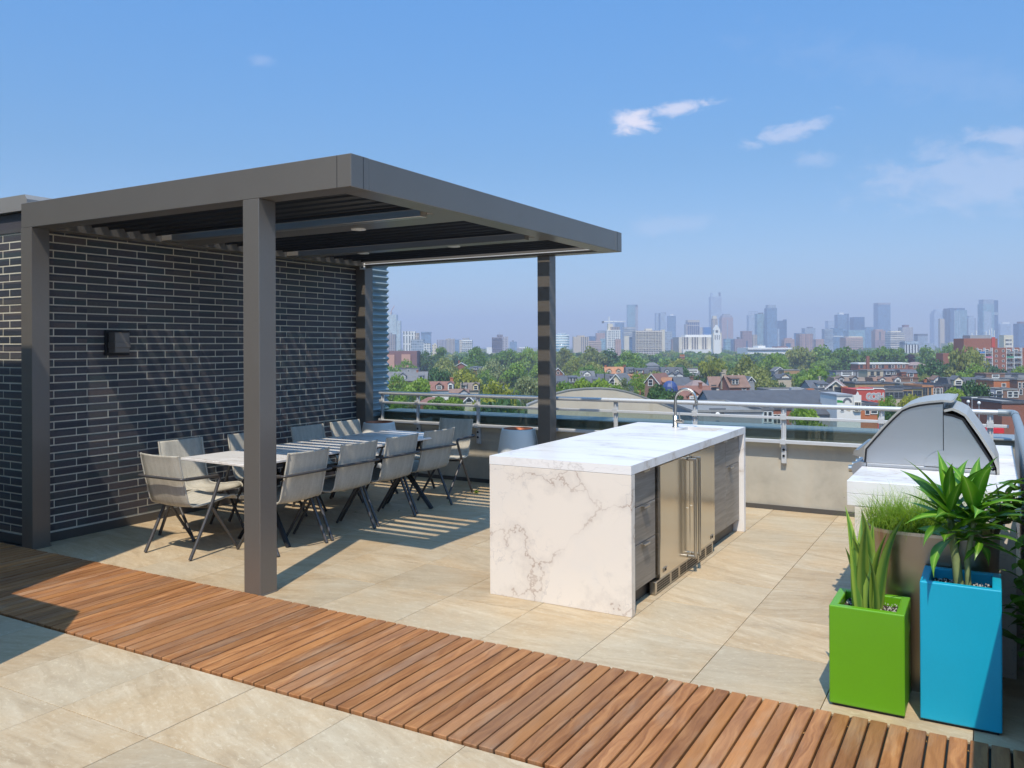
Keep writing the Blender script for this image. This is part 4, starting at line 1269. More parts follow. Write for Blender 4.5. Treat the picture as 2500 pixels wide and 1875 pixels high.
TW('white and teal striped block below the slim teal tower', 1523, 1552, 799, 2200, 'band', [('bands', 12, F['teal_glass'], 2, 60)])
TW('cream end wall block below the striped one', 1524, 1536, 820, 1500, CR, [('box', 'dark_side', 1.0, 1.9, 2, 40, F['deep_glass'], .1, .9)])
TW('wide white gridded slab with cream right end wall', 1552, 1616, 807, 1350, 'slab_grid', [('box', 'end_wall', 1.0, 1.11, -2, 60, CR, -.02, .5), ('box', 'roof_house', .42, .66, -5, 0, CR, .2, .7), ('bands', 13, CR, 1, 50), ('fins', 9, CR, .0, 1.0, 1, 50, .5)])
TW('two toned grey blue tower left of the plain blue one', 1602, 1626, 764, 3400, 'pale_glass', [('box', 'dark_slot', .25, .42, 0, 80, F['deep_glass'], -.02, .5), ('box', 'crown', .6, 1.0, -1, 2, DG, .1, .9)])
TW('plain narrow blue tower with pale roof sphere', 1631, 1649, 771, 3200, 'blue_glass', [('box', 'dark_side', .8, 1.06, 1, 90, F['deep_glass'], .05, .9), ('box', 'roof_house', .3, .75, -4, 0, WH, .2, .7)])
TW('lavender grey block right of the white gridded slab', 1623, 1641, 809, 1700, 'grey_glass')
TW('small pinkish block with a white church like roof', 1641, 1660, 827, 1500, 'pink', [('box', 'white_roof', .1, .4, -1, 3, WH, .0, .5)])
TW('navy striped tower with tan crown', 1679, 1708, 785, 2900, 'navy_stripe', [('box', 'crown', .0, 1.0, -4, 2, P['tan'], -.03, .95), ('box', 'left_wing', -.14, 0, 6, 80, F['tan_pier'], .1, .9)])
TW('massive long cream block with blank piers and pale roof', 1659, 1757, 823, 1400, 'cream_pier', [('box', 'pale_roof', .18, .98, -6, 0, WH, .2, .8), ('fins', 5, CR, .02, .98, 0, 40, 5.5), ('box', 'white_balustrade', .05, 1.0, 30, 40, WH, -.2, -.02)])
TW('tan block between navy striped tower and blue box', 1709, 1722, 799, 3000, 'cream')
TW('bright blue glass box behind the long cream block', 1719, 1738, 799, 2600, P['skyglass'])
TW('tallest pale tower with two roof prongs', 1735.5, 1760, 724, 4000, 'pale_glass', [('box', 'prong', .05, .2, -9, 0, F['pale_glass'], .1, .5), ('box', 'prong', .84, .90, -11, 0, DG, .1, .3), ('box', 'prong', .95, 1.0, -10, 0, DG, .1, .3), ('box', 'side_face', 1.0, 1.06, 1, 140, F['lavender'], .1, .9)])
TW('cream art deco tower in front of the tallest tower', 1739, 1752, 778, 2000, 'tan_pier', [('box', 'stepped_top', .15, .85, -7, 0, CR, .1, .8)])
t = TW('white church tower with pointed gable and arched belfry openings', 1741, 1761, 815, 1300, WH, [('box', 'buttress', -.02, .08, -3, 45, CR, -.06, .3), ('box', 'buttress', .92, 1.02, -3, 45, CR, -.06, .3)])
loc, w, h = bfrom(1741, 1761, 815, 1300)
k_ = 1300 / FPX
MB().prism([(-w * .38, h), (w * .38, h), (w * .36, h + 10 * k_), (w * .14, h + 18 * k_), (0, h + 22 * k_), (-w * .14, h + 18 * k_), (-w * .36, h + 10 * k_)], 'y', .3, w * .8).build('belfry_gable', WH, t)
MB().box(-w * .18, w * .10, .1, .28, h + 3 * k_, h + 9 * k_).build('belfry_opening', DG, t)
mb = MB()
for f in (-.3, -.05, .2):
    mb.box(w * f, w * (f + .10), -.12, -.02, h - 14 * k_, h - 3 * k_)
o = mb.build('slit_windows', DG, t)
o['kind'] = 'stuff'
TW('lavender tower with chamfered hipped top', 1762, 1790, 775, 3000, 'pink', [('box', 'chamfer_step', .08, .92, -5, 0, F['lavender'], .08, .92), ('box', 'chamfer_top', .2, .78, -9, -5, G_, .2, .8), ('box', 'glass_slot', .45, .55, 5, 60, F['grey_glass'], -.02, .3)])
TW('low teal glass block right of the church tower', 1771, 1796, 827, 1900, 'teal_glass', [('box', 'dark_part', .5, .85, 2, 40, F['deep_glass'], -.03, .4)])
TW('low mauve brick blocks with dark roofs, left of the mauve tower', 1795, 1813, 828, 1800, 'mauve', [('box', 'roof_gable', .35, .65, -5, 0, DG, .1, .7)])
TW('mauve brown tower before the pale lattice topped one', 1813, 1836, 808, 1800, 'mauve', [('box', 'blue_slot', .36, .55, 24, 60, F['deep_glass'], -.03, .4)])
TW('narrow tan block right of the mauve brown tower', 1838, 1849, 817, 1900, 'tan_pier')
TW('pale tower with open lattice top', 1828, 1849, 769, 3500, 'pale_glass', [('fins', 7, F['grey_glass'], .0, 1.0, -9, 0, 1.6), ('box', 'lattice_beam', .0, 1.0, -9, -7.5, F['grey_glass'], -.02, .1)])
TW('teal blue glass tower, lower of the joined pair', 1848.5, 1872, 766, 2550, 'teal_glass', [('box', 'roof_house', .3, .7, -3, 0, DG, .2, .8)])
TW('teal blue glass tower with set back cap, taller of the joined pair', 1872.5, 1897, 752, 2500, 'blue_glass', [('box', 'cap', .1, .92, -8, 0, F['grey_glass'], .1, .9)])
TW('dark teal tower with a high right fin', 1898, 1917, 783, 2700, 'deep_glass', [('box', 'fin', .95, 1.2, -3, 80, F['deep_glass'], .0, .9), ('box', 'pale_strip', .0, .22, 20, 70, F['pale_glass'], -.05, .3)])
TW('pink stepped block with rounded top, right of the dark teal tower', 1915, 1940, 828, 1700, 'pink', [('box', 'step', .15, .8, -3, 0, F['pink'], .1, .9), ('box', 'dark_front', .15, .6, 10, 40, F['deep_glass'], -.05, .3)])
TW('long low white museum with angular crystal roof', 1826, 1935, 849, 1150, WH, [('box', 'dark_band', .0, 1.0, 4, 6, DG, -.03, .2), ('box', 'crystal', .25, .42, -5, 0, WH, .1, .5), ('box', 'crystal', .30, .36, -8, -5, G_, .15, .4), ('box', 'maroon_roof', .68, .92, -3, 0, P['maroon'], .1, .5)])
# right stretch
TW('plain blue block left of the pink twin block', 1945, 1967, 813, 2400, 'blue_glass')
TW('blue roofed tower behind the pink block', 1965, 1991, 801, 2600, 'grey_glass', [('box', 'roof_house', .42, .82, -3, 0, DG, .2, .8)])
TW('pink residential block below the blue roofed tower', 1953, 1985, 815, 1700, 'pink', [('fins', 6, F['mauve'], .1, .95, 1, 40, 1.5)])
TW('low pale pink block right of the pink residential one', 1992, 2012, 828, 1800, 'pink')
TW('pale square tower rising behind the grey glass block', 2022, 2045, 783, 3600, 'pale_glass')
TW('grey glass block, left of a joined pair', 2013, 2034, 803, 2000, 'grey_glass', [('bands', 8, F['pale_glass'], 2, 40)])
TW('blue glass block with pale step, right of a joined pair', 2034.5, 2058, 801, 2050, 'blue_glass', [('box', 'pale_ledge', .0, 1.05, 19, 21, WH, -.03, .2)])
TW('blue tower with white lit roof box and right fin', 2045, 2068, 768, 2800, 'blue_glass', [('box', 'roof_box', .25, .7, -5, 0, WH, .2, .8), ('box', 'fin', 1.0, 1.24, -2, 90, F['deep_glass'], .1, .9)])
TW('narrow blue tower between two taller blue ones', 2072, 2084, 783, 2900, 'teal_glass')
TW('flat topped deep blue tower left of the pale pinkish block', 2084, 2111, 774, 2700, 'deep_glass')
TW('low wide teal block below the flat topped deep blue tower', 2072, 2112, 806, 2300, 'teal_glass')
TW('wide low pink block with pale roof line over the trees', 2065, 2107, 824, 1650, 'pink', [('box', 'pale_roof', .2, 1.0, -3, 0, CR, .1, .8), ('bands', 5, CR, 2, 25)])
TW('dark blue grey block beside the dark slab tower', 2113, 2135, 799, 2500, 'blue_glass', [('box', 'roof_house', .3, 1.0, -1, 1, DG, .1, .8)])
TW('pink stepped block in front of the dark slab tower', 2137, 2162, 807, 1900, 'pink', [('box', 'upper', .1, .8, -3, 0, F['pink'], .1, .8), ('box', 'lower_front', -.1, .9, 24, 60, F['mauve'], -.15, -.01), ('box', 'slot', .36, .56, 3, 24, DG, -.02, .3)])
TW('dark slab tower with flat pale top edge', 2144, 2174, 742, 3200, 'blue_glass', [('box', 'top_edge', .0, 1.0, -3, 2, F['lavender'], -.02, .98)])
TW('banded cream office block right of the dark slab tower', 2174, 2208, 811, 1750, 'band', [('bands', 8, CR, 0, 44), ('box', 'roof_block', .1, .8, -3, 0, CR, .1, .8)])
TW('pinkish grid tower with dark rooftop cabin', 2203, 2229, 799, 2300, 'slab_grid', [('box', 'roof_cabin', .28, .7, -6, 0, P['maroon'], .2, .8)])
TW('black and white striped building with sawtooth roof', 2209, 2242, 835, 1250, 'black_white', [('box', 'grey_top', .0, 1.0, -2, 6, F['pale_glass'], -.02, .9)])
TW('grey office block with dark flat cap', 2241, 2265, 819, 2300, 'grey_glass', [('box', 'dark_cap', .0, 1.0, -4, 1, DG, -.02, .98)])
TW('low greyish buildings left of the slim brown tower', 2243, 2282, 838, 1700, 'grey_glass')
TW('pale tower with stepped tapering top', 2281, 2306, 765, 4000, 'pale_glass', [('box', 'step', .08, .92, -6, 0, F['pale_glass'], .08, .9), ('box', 'step', .25, .8, -10, -6, F['pale_glass'], .25, .8)])
TW('slim plain brown grey tower before the stepped pale tower', 2295, 2305, 778, 2200, P['tan'], [('box', 'side', 1.0, 1.25, 2, 90, F['grey_brown'], .0, .9)])
TW('narrow teal sliver left of the wide teal tower', 2314, 2321, 797, 3000, 'teal_glass')
TW('wide teal tower with dark left stripe and dark cap', 2320, 2361, 757, 2850, 'teal_glass', [('box', 'dark_strip', .0, .22, -5, 90, F['deep_glass'], -.03, .9), ('box', 'cap', .45, .92, -5, 0, F['deep_glass'], .1, .8), ('fins', 3, F['pale_glass'], .25, .55, 2, 90, 2.5)])
TW('glass tower with dark outline between two wider towers', 2363, 2381, 777, 3100, 'pale_glass', [('box', 'dark_edge', -.04, .05, 0, 80, DG, -.02, .9), ('box', 'dark_edge', .93, 1.03, 0, 80, DG, -.02, .9), ('box', 'cap', .2, .8, -6, 0, F['pale_glass'], .1, .8)])
TW('tallest right hand tower with patchwork glass faces', 2400, 2427, 742, 2750, 'teal_glass', [('box', 'upper', .05, 1.0, -11, 0, F['grey_glass'], .05, .9), ('box', 'right_face', 1.0, 1.42, -9, 110, F['deep_glass'], .1, .9), ('box', 'bridge', 1.0, 1.45, 20, 27, F['pale_glass'], .05, .5), ('box', 'pale_front', .1, .75, 18, 90, F['pale_glass'], -.03, .3)])
TW('pale tower with rounded white roof cap', 2442, 2468, 791, 3600, 'pale_glass', [('box', 'white_cap', .25, .95, -5, 0, WH, .1, .8)])
TW('dark blue tower at the very edge, rightmost on the skyline', 2487, 2512, 790, 2400, 'deep_glass', [('box', 'roof_house', .25, .7, -5, 0, P['maroon'], .2, .8)])
TW('low cream hall with pediments left of the brick apartment block', 2317, 2360, 838, 1100, CR, [('box', 'pediment', .2, .55, -4, 0, CR, .0, .4), ('box', 'pediment', .7, .95, -8, 0, CR, .2, .6)])
TW('cream service tower with louvred openings behind the brick apartment block', 2451, 2474, 818, 800, CR, [('box', 'louvre_front', .15, .8, 10, 40, F['band'], -.05, .3)])
TW('long low maroon building with salmon base behind the left trees', 940, 1018, 857, 620, P['maroon'], [('box', 'salmon_base', .0, .30, 9, 40, P['salmon'], -.05, .3), ('box', 'salmon_base', .52, .8, 8, 40, P['salmon'], -.05, .3)])

# ---- the tower cranes
def crane(label, px, ybase, ytop, d, jib, counter, m, tilt=0.0):
    b0, b1 = at(px, ybase, d), at(px, ytop, d)
    c = thing('tower_crane', label, 'crane', (b0.x, b0.y, b0.z), YAW)
    k = d / FPX
    hgt = b1.z - b0.z
    MB().box(-.8, .8, -.8, .8, 0, hgt).build('mast', m, c)
    z = hgt * .55 if not tilt else hgt
    e = Vector((jib * k * math.cos(tilt), 0, z + abs(jib) * k * math.sin(tilt)))
    MB().tube([(0, 0, z), e], [.9, .6], 4, False).build('jib', m, c)
    if counter:
        MB().tube([(0, 0, z), (-counter * k, 0, z)], .8, 4, False).build('counter_jib', m, c)
        MB().box(-counter * k - 2, -counter * k + 2, -1.5, 1.5, z - 3, z + 1).build('counterweight', P['dgrey'], c)
    return c
crane('white tower crane with level jib above the dark condominium', 1487, 800, 773, 1500, 40, 15, WH)
crane('orange luffing crane leaning from the pale green gridded tower', 955, 768, 760, 2300, 16, 0, P['orange'], R(60))

# ================================================================ HOUSES
H = {}
H['brick'] = simple('red_brick_wall', (0.27, 0.105, 0.065), 0.85, var=0.25, scale=1.2, fine=0.25, randv=0.1)
H['brownbrick'] = simple('brown_brick_wall', (0.20, 0.115, 0.08), 0.85, var=0.25, scale=1.2, fine=0.25, randv=0.1)
H['orange'] = simple('orange_brick_wall', (0.44, 0.15, 0.06), 0.85, var=0.22, scale=1.2, fine=0.2)
H['tanbrick'] = simple('tan_brick_wall', (0.37, 0.225, 0.11), 0.85, var=0.2, scale=1.2, fine=0.15)
H['cream'] = simple('cream_render', (0.58, 0.50, 0.35), 0.85, var=0.12, scale=1)
H['beige'] = simple('beige_render', (0.46, 0.39, 0.29), 0.85, var=0.12, scale=1)
H['yellow'] = simple('yellow_render', (0.62, 0.46, 0.15), 0.85, var=0.12, scale=1)
H['ochre'] = simple('ochre_render', (0.50, 0.28, 0.11), 0.85, var=0.12, scale=1)
H['red'] = simple('red_painted_wall', (0.47, 0.075, 0.055), 0.8, var=0.15, scale=1)
H['white'] = simple('white_render', (0.68, 0.66, 0.62), 0.85, var=0.1, scale=1)
H['paleblue'] = simple('pale_blue_siding', (0.40, 0.47, 0.50), 0.8, var=0.08, scale=1)
H['grey'] = simple('grey_siding', (0.26, 0.265, 0.28), 0.8, var=0.15, scale=1)
H['concrete'] = simple('beige_concrete_end_wall', (0.50, 0.43, 0.33), 0.9, var=0.16, scale=.35, fine=0.06)
RF = {}
def roofmat(name, c):
    m, t, b = newmat(name)
    p = obc(t)
    n = noise(t, p, 0.7, 5, 0.6)
    sh = noise(t, vmul(t, p, (2.5, 6, 6)), 1.5, 3)
    f = mth(t, 'MULTIPLY', mth(t, 'MULTIPLY_ADD', n, .7, .65), mth(t, 'MULTIPLY', mth(t, 'MULTIPLY_ADD', sh, .5, .75), mth(t, 'MULTIPLY_ADD', orand(t), .3, .85)))
    cc = nd(t, 'ShaderNodeVectorMath', {0: c, 'Scale': f}, operation='SCALE').outputs[0]
    t.links.new(cc, b.inputs['Base Color']); b.inputs['Roughness'].default_value = 0.8
    return m
RF['slate'] = roofmat('dark_slate_shingle', (0.090, 0.096, 0.112))
RF['grey'] = roofmat('grey_shingle', (0.14, 0.14, 0.145))
RF['brown'] = roofmat('brown_shingle', (0.20, 0.12, 0.09))
RF['red'] = roofmat('red_brown_shingle', (0.24, 0.115, 0.085))
RF['orange'] = roofmat('orange_clay_shingle', (0.38, 0.175, 0.085))
RF['mauve'] = roofmat('mauve_shingle', (0.31, 0.225, 0.205))
RF['taupe'] = roofmat('taupe_shingle', (0.20, 0.155, 0.125))
RF['flat'] = roofmat('grey_flat_roof', (0.24, 0.235, 0.225))
GLS = simple('dark_window_glass', (0.035, 0.045, 0.055), 0.12, spec=0.8)

win_cache = {}
def window(parent, x, y, z, w, h, fm='white', rz=0.0):
    """a framed window standing a little proud of a wall facing -y (or turned by rz)"""
    key = (round(w, 2), round(h, 2), fm)
    if key not in win_cache:
        f = max(.10, w * .12)
        a = MB().box(-w / 2 - f, -w / 2, -.10, .05, -f, h + f).box(w / 2, w / 2 + f, -.10, .05, -f, h + f).box(-w / 2, w / 2, -.10, .05, h, h + f).box(-w / 2, w / 2, -.14, .05, -f, 0).box(-w / 2, w / 2, -.08, .05, h * .48, h * .48 + f * .5).mesh('window')
        a.materials.append({'white': WH, 'dark': DG, 'cream': CR, 'brick': H['brick']}[fm])
        b = MB().box(-w / 2, w / 2, -.05, -.02, 0, h).mesh('pane'); b.materials.append(GLS)
        win_cache[key] = (a, b)
    a, b = win_cache[key]
    o = mesh_obj('window', a, parent, (x, y, z), (0, 0, rz))
    mesh_obj('pane', b, o)
    return o

def dormer(parent, x, y, z, w, h, depth, roofm, wallm, style='gable', nwin=1):
    """a dormer whose front stands at y, running back into the roof"""
    g = MB()
    if style == 'gable':
        g.prism([(x - w / 2, z), (x + w / 2, z), (x + w / 2, z + h), (x, z + h + w * .42), (x - w / 2, z + h)], 'y', y, y + depth)
    else:
        g.box(x - w / 2, x + w / 2, y, y + depth, z, z + h)
    d = g.build('dormer', wallm, parent)
    r = MB()
    if style == 'gable':
        for s in (-1, 1):
            r.prism([(x + s * (w / 2 + .25), z + h - .10), (x, z + h + w * .42 + .05), (x, z + h + w * .42 + .25), (x + s * (w / 2 + .30), z + h + .08)], 'y', y - .3, y + depth)
    else:
        r.prism([(y - .35, z + h), (y + depth, z + h + depth * .12), (y + depth, z + h + depth * .12 + .2), (y - .35, z + h + .18)], 'x', x - w / 2 - .25, x + w / 2 + .25)
    r.build('dormer_roof', roofm, d)
    for k in range(nwin):
        ww = w * .62 / nwin
        window(d, x + (k - (nwin - 1) / 2) * ww * 1.35, y - .03, z + h * .18, ww, h * .68)
    return d

def house(label, x0, x1, yr, d, wallm, roofm, style='side', eave=None, dormers=(), wins=(), chim=(), rot=0.0, deep=9.0, group='houses below the terrace', pitch=None, nm='house'):
    """x0..x1 seen width, yr seen ridge row, d distance; eave = rows from ridge down to eave"""
    HOUSES.append((x0, x1, yr, d, label))
    loc, w, h = bfrom(x0, x1, yr, d)
    k = d / FPX
    hs = thing(nm, label, 'house', loc, YAW + rot, group)
    e = h - (eave or 14) * k
    wl_, rm = H[wallm], RF[roofm]
    if style == 'side':        # ridge runs across the view
        run = deep / 2
        MB().box(-w / 2, w / 2, 0, deep, 0, e).prism([(0, e), (run, h - .15), (deep, e)], 'x', -w / 2, w / 2).build('wall', wl_, hs)
        r = MB()
        for s in (0, 1):
            a, b = (0 - .35, run) if s == 0 else (deep + .35, run)
            za = e - .35 * (h - e) / run
            r.prism([(a, za), (b, h), (b, h + .22), (a, za + .24)], 'x', -w / 2 - .25, w / 2 + .25)
        rf = r.build('roof', rm, hs)
    elif style == 'front':     # gable faces the view
        MB().box(-w / 2, w / 2, 0, deep, 0, e).prism([(-w / 2, e), (w / 2, e), (0, h - .1)], 'y', 0, deep).build('wall', wl_, hs)
        r = MB()
        for s in (-1, 1):
            za = e - .4 * (h - e) / (w / 2)
            r.prism([(s * (w / 2 + .4), za), (0, h), (0, h + .24), (s * (w / 2 + .4), za + .26)], 'y', -.4, deep + .3)
        rf = r.build('roof', rm, hs)
        b = MB()
        for s in (-1, 1):
            za = e - .4 * (h - e) / (w / 2)
            b.prism([(s * (w / 2 + .42), za - .05), (0, h - .05), (0, h + .28), (s * (w / 2 + .42), za + .30)], 'y', -.52, -.41)
        b.build('barge_board', WH, hs)
    elif style == 'mansard':
        MB().box(-w / 2, w / 2, 0, deep, 0, e).build('wall', wl_, hs)
        rf = MB().prism([(-.3, e), (1.6, h), (deep - 1.6, h), (deep + .3, e)], 'x', -w / 2, w / 2).build('roof', rm, hs)
    elif style == 'hip':
        MB().box(-w / 2, w / 2, 0, deep, 0, e).build('wall', wl_, hs)
        q = min(w * .32, 4)
        vs = [(-w / 2 - .4, -.4, e), (w / 2 + .4, -.4, e), (w / 2 + .4, deep + .4, e), (-w / 2 - .4, deep + .4, e), (-w / 2 + q, deep / 2, h), (w / 2 - q, deep / 2, h)]
        rf = MB().add(vs, [(0, 1, 5, 4), (1, 2, 5), (2, 3, 4, 5), (3, 0, 4), (3, 2, 1, 0)]).build('roof', rm, hs)
    else:                      # flat roof with parapet cornice
        MB().box(-w / 2, w / 2, 0, deep, 0, h - .3).build('wall', wl_, hs)
        rf = MB().box(-w / 2 + .2, w / 2 - .2, .2, deep - .2, h - .298, h - .25).build('roof', RF['flat'], hs)
        MB().frame(-w / 2 - .15, w / 2 + .15, -.18, deep + .1, -w / 2 + .2, w / 2 - .2, .2, deep - .2, h - .32, h + .12).build('cornice', rm, hs)
    run = deep / 2
    for q in dormers:          # fx, rows down from ridge, width m, height m, style, nwin, wall
        fx, rw, dw, dh, ds, nw, dwall = q
        z = h - rw * k
        if style == 'mansard':
            y = -.35
        else:
            y = max(0.0, (z - e) / max(h - e, .1) * run - .2)
        dormer(rf, -w / 2 + fx * w, y - .3, z, dw, dh, min(run - y + .2, 4), rm, H[dwall], ds, nw)
    for q in wins:             # fx, rows down from ridge, width, height, frame
        fx, rw, ww, wh, fm = q
        window(hs, -w / 2 + fx * w, -.01, h - rw * k, ww, wh, fm)
    for q in chim:             # fx, fy, height m above ridge, width, material
        fx, fy, ch, cw, cm = q
        MB().box(-w / 2 + fx * w - cw / 2, -w / 2 + fx * w + cw / 2, fy * deep - cw / 2, fy * deep + cw / 2, e - 1, h + ch).box(-w / 2 + fx * w - cw * .65, -w / 2 + fx * w + cw * .65, fy * deep - cw * .65, fy * deep + cw * .65, h + ch, h + ch + .25).build('chimney', H[cm], rf)
    return hs
# ---- left stretch below the skyline
house('long grey roofed house with a pointed dormer, far left behind bright trees', 940, 1042, 909, 395, 'brick', 'grey', 'side', 20, [(.42, 17, 3.2, 1.6, 'gable', 1, 'grey'), (.86, 18, 2.2, 1.8, 'flat', 1, 'grey')], chim=[(.75, .5, .8, .9, 'brick')])
house('dark flat roofed row with white trim behind the left trees', 940, 1022, 899, 520, 'grey', 'grey', 'flat', wins=[(.2, 8, 1.4, 1.2, 'white'), (.7, 8, 1.4, 1.2, 'white')])
house('red brown roofed house with brick chimney and white dormer, left stretch', 1046, 1104, 934, 285, 'white', 'red', 'side', 19, [(.45, 17, 2.4, 1.3, 'gable', 1, 'brownbrick'), (.93, 19, 1.8, 2.2, 'gable', 1, 'white')], chim=[(.93, .6, 1.2, 1.0, 'orange')])
house('brownish house with yellow dormer beside the blue spruce', 1124, 1168, 937, 275, 'beige', 'taupe', 'side', 16, [(.85, 16, 1.7, 1.8, 'gable', 1, 'yellow'), (.2, 15, 1.6, 1.5, 'flat', 1, 'white')])
house('brown roof with small grey triangle gable just above the handrail', 1096, 1142, 953, 245, 'brownbrick', 'brown', 'side', 14, [(.8, 12, 2.6, .6, 'gable', 1, 'grey')])
house('cream gabled house with pale trim seen through the railing', 1130, 1160, 969, 215, 'cream', 'grey', 'front', 14, wins=[(.5, 13, 1.1, 1.5, 'white')])
house('red brown roofs seen through the railing, left stretch', 1022, 1082, 972, 215, 'brick', 'red', 'hip', 12)
house('red gabled house with dark roofs, far off between the left trees', 1110, 1142, 886, 520, 'brick', 'slate', 'front', 9, chim=[(.3, .5, 1.2, 1.0, 'brick')])
house('far dark roofed row with orange walls between the left trees', 1142, 1178, 896, 470, 'orange', 'slate', 'side', 7, [(.5, 6, 2, 1.1, 'flat', 1, 'grey')])
# ---- middle stretch
house('small brick house with white edged gable beside the far pergola post', 1350, 1375, 899, 430, 'brick', 'grey', 'front', 13, wins=[(.5, 14, 1.2, 1.2, 'white')])
house('dark roofed house with a pair of tall white windows', 1352, 1410, 919, 335, 'brick', 'slate', 'side', 16, [(.80, 15, 3.0, 2.0, 'flat', 2, 'grey'), (.2, 15, .8, .3, 'flat', 1, 'grey')], chim=[(.45, .5, .3, .7, 'grey')])
house('dark mansard row with small white paired windows', 1410, 1458, 921, 330, 'brick', 'slate', 'mansard', 14, [(.92, 11, 1.9, .9, 'flat', 2, 'white')])
house('grey house with white arched dormer behind the dark mansard row', 1418, 1452, 907, 400, 'brick', 'grey', 'side', 12, [(.45, 11, 3.4, 1.0, 'gable', 1, 'white')])
house('dark roof with single blue window left of the cream gable', 1458, 1502, 914, 350, 'brick', 'slate', 'mansard', 17, [(.85, 14, 1.5, 1.5, 'flat', 1, 'grey')])
house('brown house with cream upper gable and grey roof behind the sparse tree', 1484, 1524, 914, 300, 'cream', 'grey', 'front', 22, wins=[(.25, 26, 1.5, 2.0, 'white')], rot=R(-25), deep=12)
house('orange clay roofed row with two white dormers', 1478, 1530, 897, 440, 'white', 'orange', 'side', 15, [(.18, 13, 2.2, 1.1, 'gable', 1, 'cream'), (.62, 13, 2.2, 1.1, 'gable', 1, 'cream')], chim=[(.05, .5, .8, .9, 'orange'), (.95, .5, .9, 1.2, 'mauvebrick' if 'mauvebrick' in H else 'brick')])
house('black mansard with square dark dormer between orange roofs', 1528, 1550, 897, 430, 'orange', 'slate', 'mansard', 15, [(.6, 12, 2.0, 1.4, 'flat', 1, 'grey')])
house('orange brick top storey beside the black mansard', 1550, 1580, 899, 425, 'orange', 'slate', 'mansard', 13, [(.4, 12, 3.4, 1.6, 'flat', 1, 'orange')])
house('dark grey roofed row with pink trimmed windows', 1580, 1614, 898, 425, 'beige', 'slate', 'mansard', 16, [(.3, 14, 1.2, 1.5, 'flat', 1, 'cream'), (.7, 14, 1.2, 1.5, 'flat', 1, 'cream')])
house('dark mansard row with two white dormers, below the far tree line', 1614, 1668, 897, 420, 'brick', 'slate', 'mansard', 18, [(.26, 14, 1.6, 1.4, 'gable', 1, 'white'), (.72, 14, 1.6, 1.4, 'gable', 1, 'white')], chim=[(.3, .5, .8, .6, 'brownbrick')])
house('grey flat topped house with long white box on its roof', 1670, 1712, 900, 430, 'grey', 'grey', 'flat', wins=[(.5, 8, 4.5, .8, 'white')])
house('low orange roofs with dark dormer, behind the sparse tree', 1528, 1564, 915, 360, 'orange', 'orange', 'side', 9, [(.6, 8, 3, .9, 'flat', 1, 'orange')])
house('brick house with long red brown roof slope and white gable window', 1572, 1610, 914, 300, 'brownbrick', 'red', 'front', 22, wins=[(.42, 27, 1.5, 2.0, 'white')], rot=R(-32), deep=13)
house('low tan roof left of the blue dome', 1618, 1656, 924, 300, 'tanbrick', 'orange', 'side', 9)
house('dark flat roof with low twin gables behind the blue dome', 1628, 1668, 913, 360, 'grey', 'slate', 'side', 8, [(.3, 7, 4, .3, 'gable', 1, 'grey'), (.75, 7, 4, .3, 'gable', 1, 'grey')])
house('plain charcoal roofed house right of the blue dome', 1650, 1694, 923, 290, 'brick', 'slate', 'side', 22, chim=[(1.0, .4, .3, 1.1, 'brownbrick')])
house('house with pale mauve hipped roof left of the brown roofed pair', 1688, 1734, 930, 262, 'white', 'mauve', 'hip', 17, deep=11)
house('brown roofed house with white upper front wall', 1734, 1782, 922, 268, 'white', 'brown', 'side', 22, wins=[(.18, 34, 1.4, 2.0, 'dark'), (.62, 34, 1.3, 2.0, 'white')], rot=R(-4))
house('brick house with brown roof and wide white double dormer', 1780, 1831, 919, 258, 'brick', 'brown', 'side', 26, [(.30, 21, 2.6, 1.9, 'flat', 2, 'brownbrick')], wins=[(.72, 39, 1.1, 1.6, 'white')], chim=[(.06, .75, .9, 1.1, 'beige'), (.16, .8, 1.6, .9, 'beige'), (.42, .5, .3, .3, 'cream'), (.72, .5, .3, .3, 'cream')], rot=R(6))
house('red brown roofed house with orange white edged gable behind the tap', 1660, 1742, 946, 222, 'brownbrick', 'red', 'side', 28, [(.42, 27, 3.4, .6, 'gable', 1, 'orange')], chim=[(.72, .4, .9, .8, 'brick')], deep=11)
house('small dark gable with white edge beside the big grey green tree', 1826, 1842, 921, 300, 'grey', 'slate', 'front', 9, wins=[(.5, 10, .9, 1.2, 'white')])
house('small grey gabled houses far off between the right trees', 1892, 1916, 897, 470, 'grey', 'grey', 'front', 9)
house('long white edged low roof far off between the right trees', 1914, 1952, 903, 460, 'tanbrick', 'flat', 'flat')
house('dark roof with small brown gable left of the bright trees', 1896, 1932, 915, 380, 'beige', 'slate', 'side', 9, [(.6, 8, 4, .3, 'gable', 1, 'beige')])
house('long charcoal slate roof crossing just above the handrail', 1748, 2042, 962, 172, 'grey', 'slate', 'side', 50, deep=22)
house('tan flat roofed building with cornice and rooftop air units', 1884, 1972, 953, 205, 'beige', 'grey', 'flat', deep=12)
house('tan flat roofed building beside the mauve gabled house', 1972, 2034, 955, 205, 'beige', 'grey', 'flat', deep=12, chim=[(.15, .1, .3, 1.2, 'orange')])
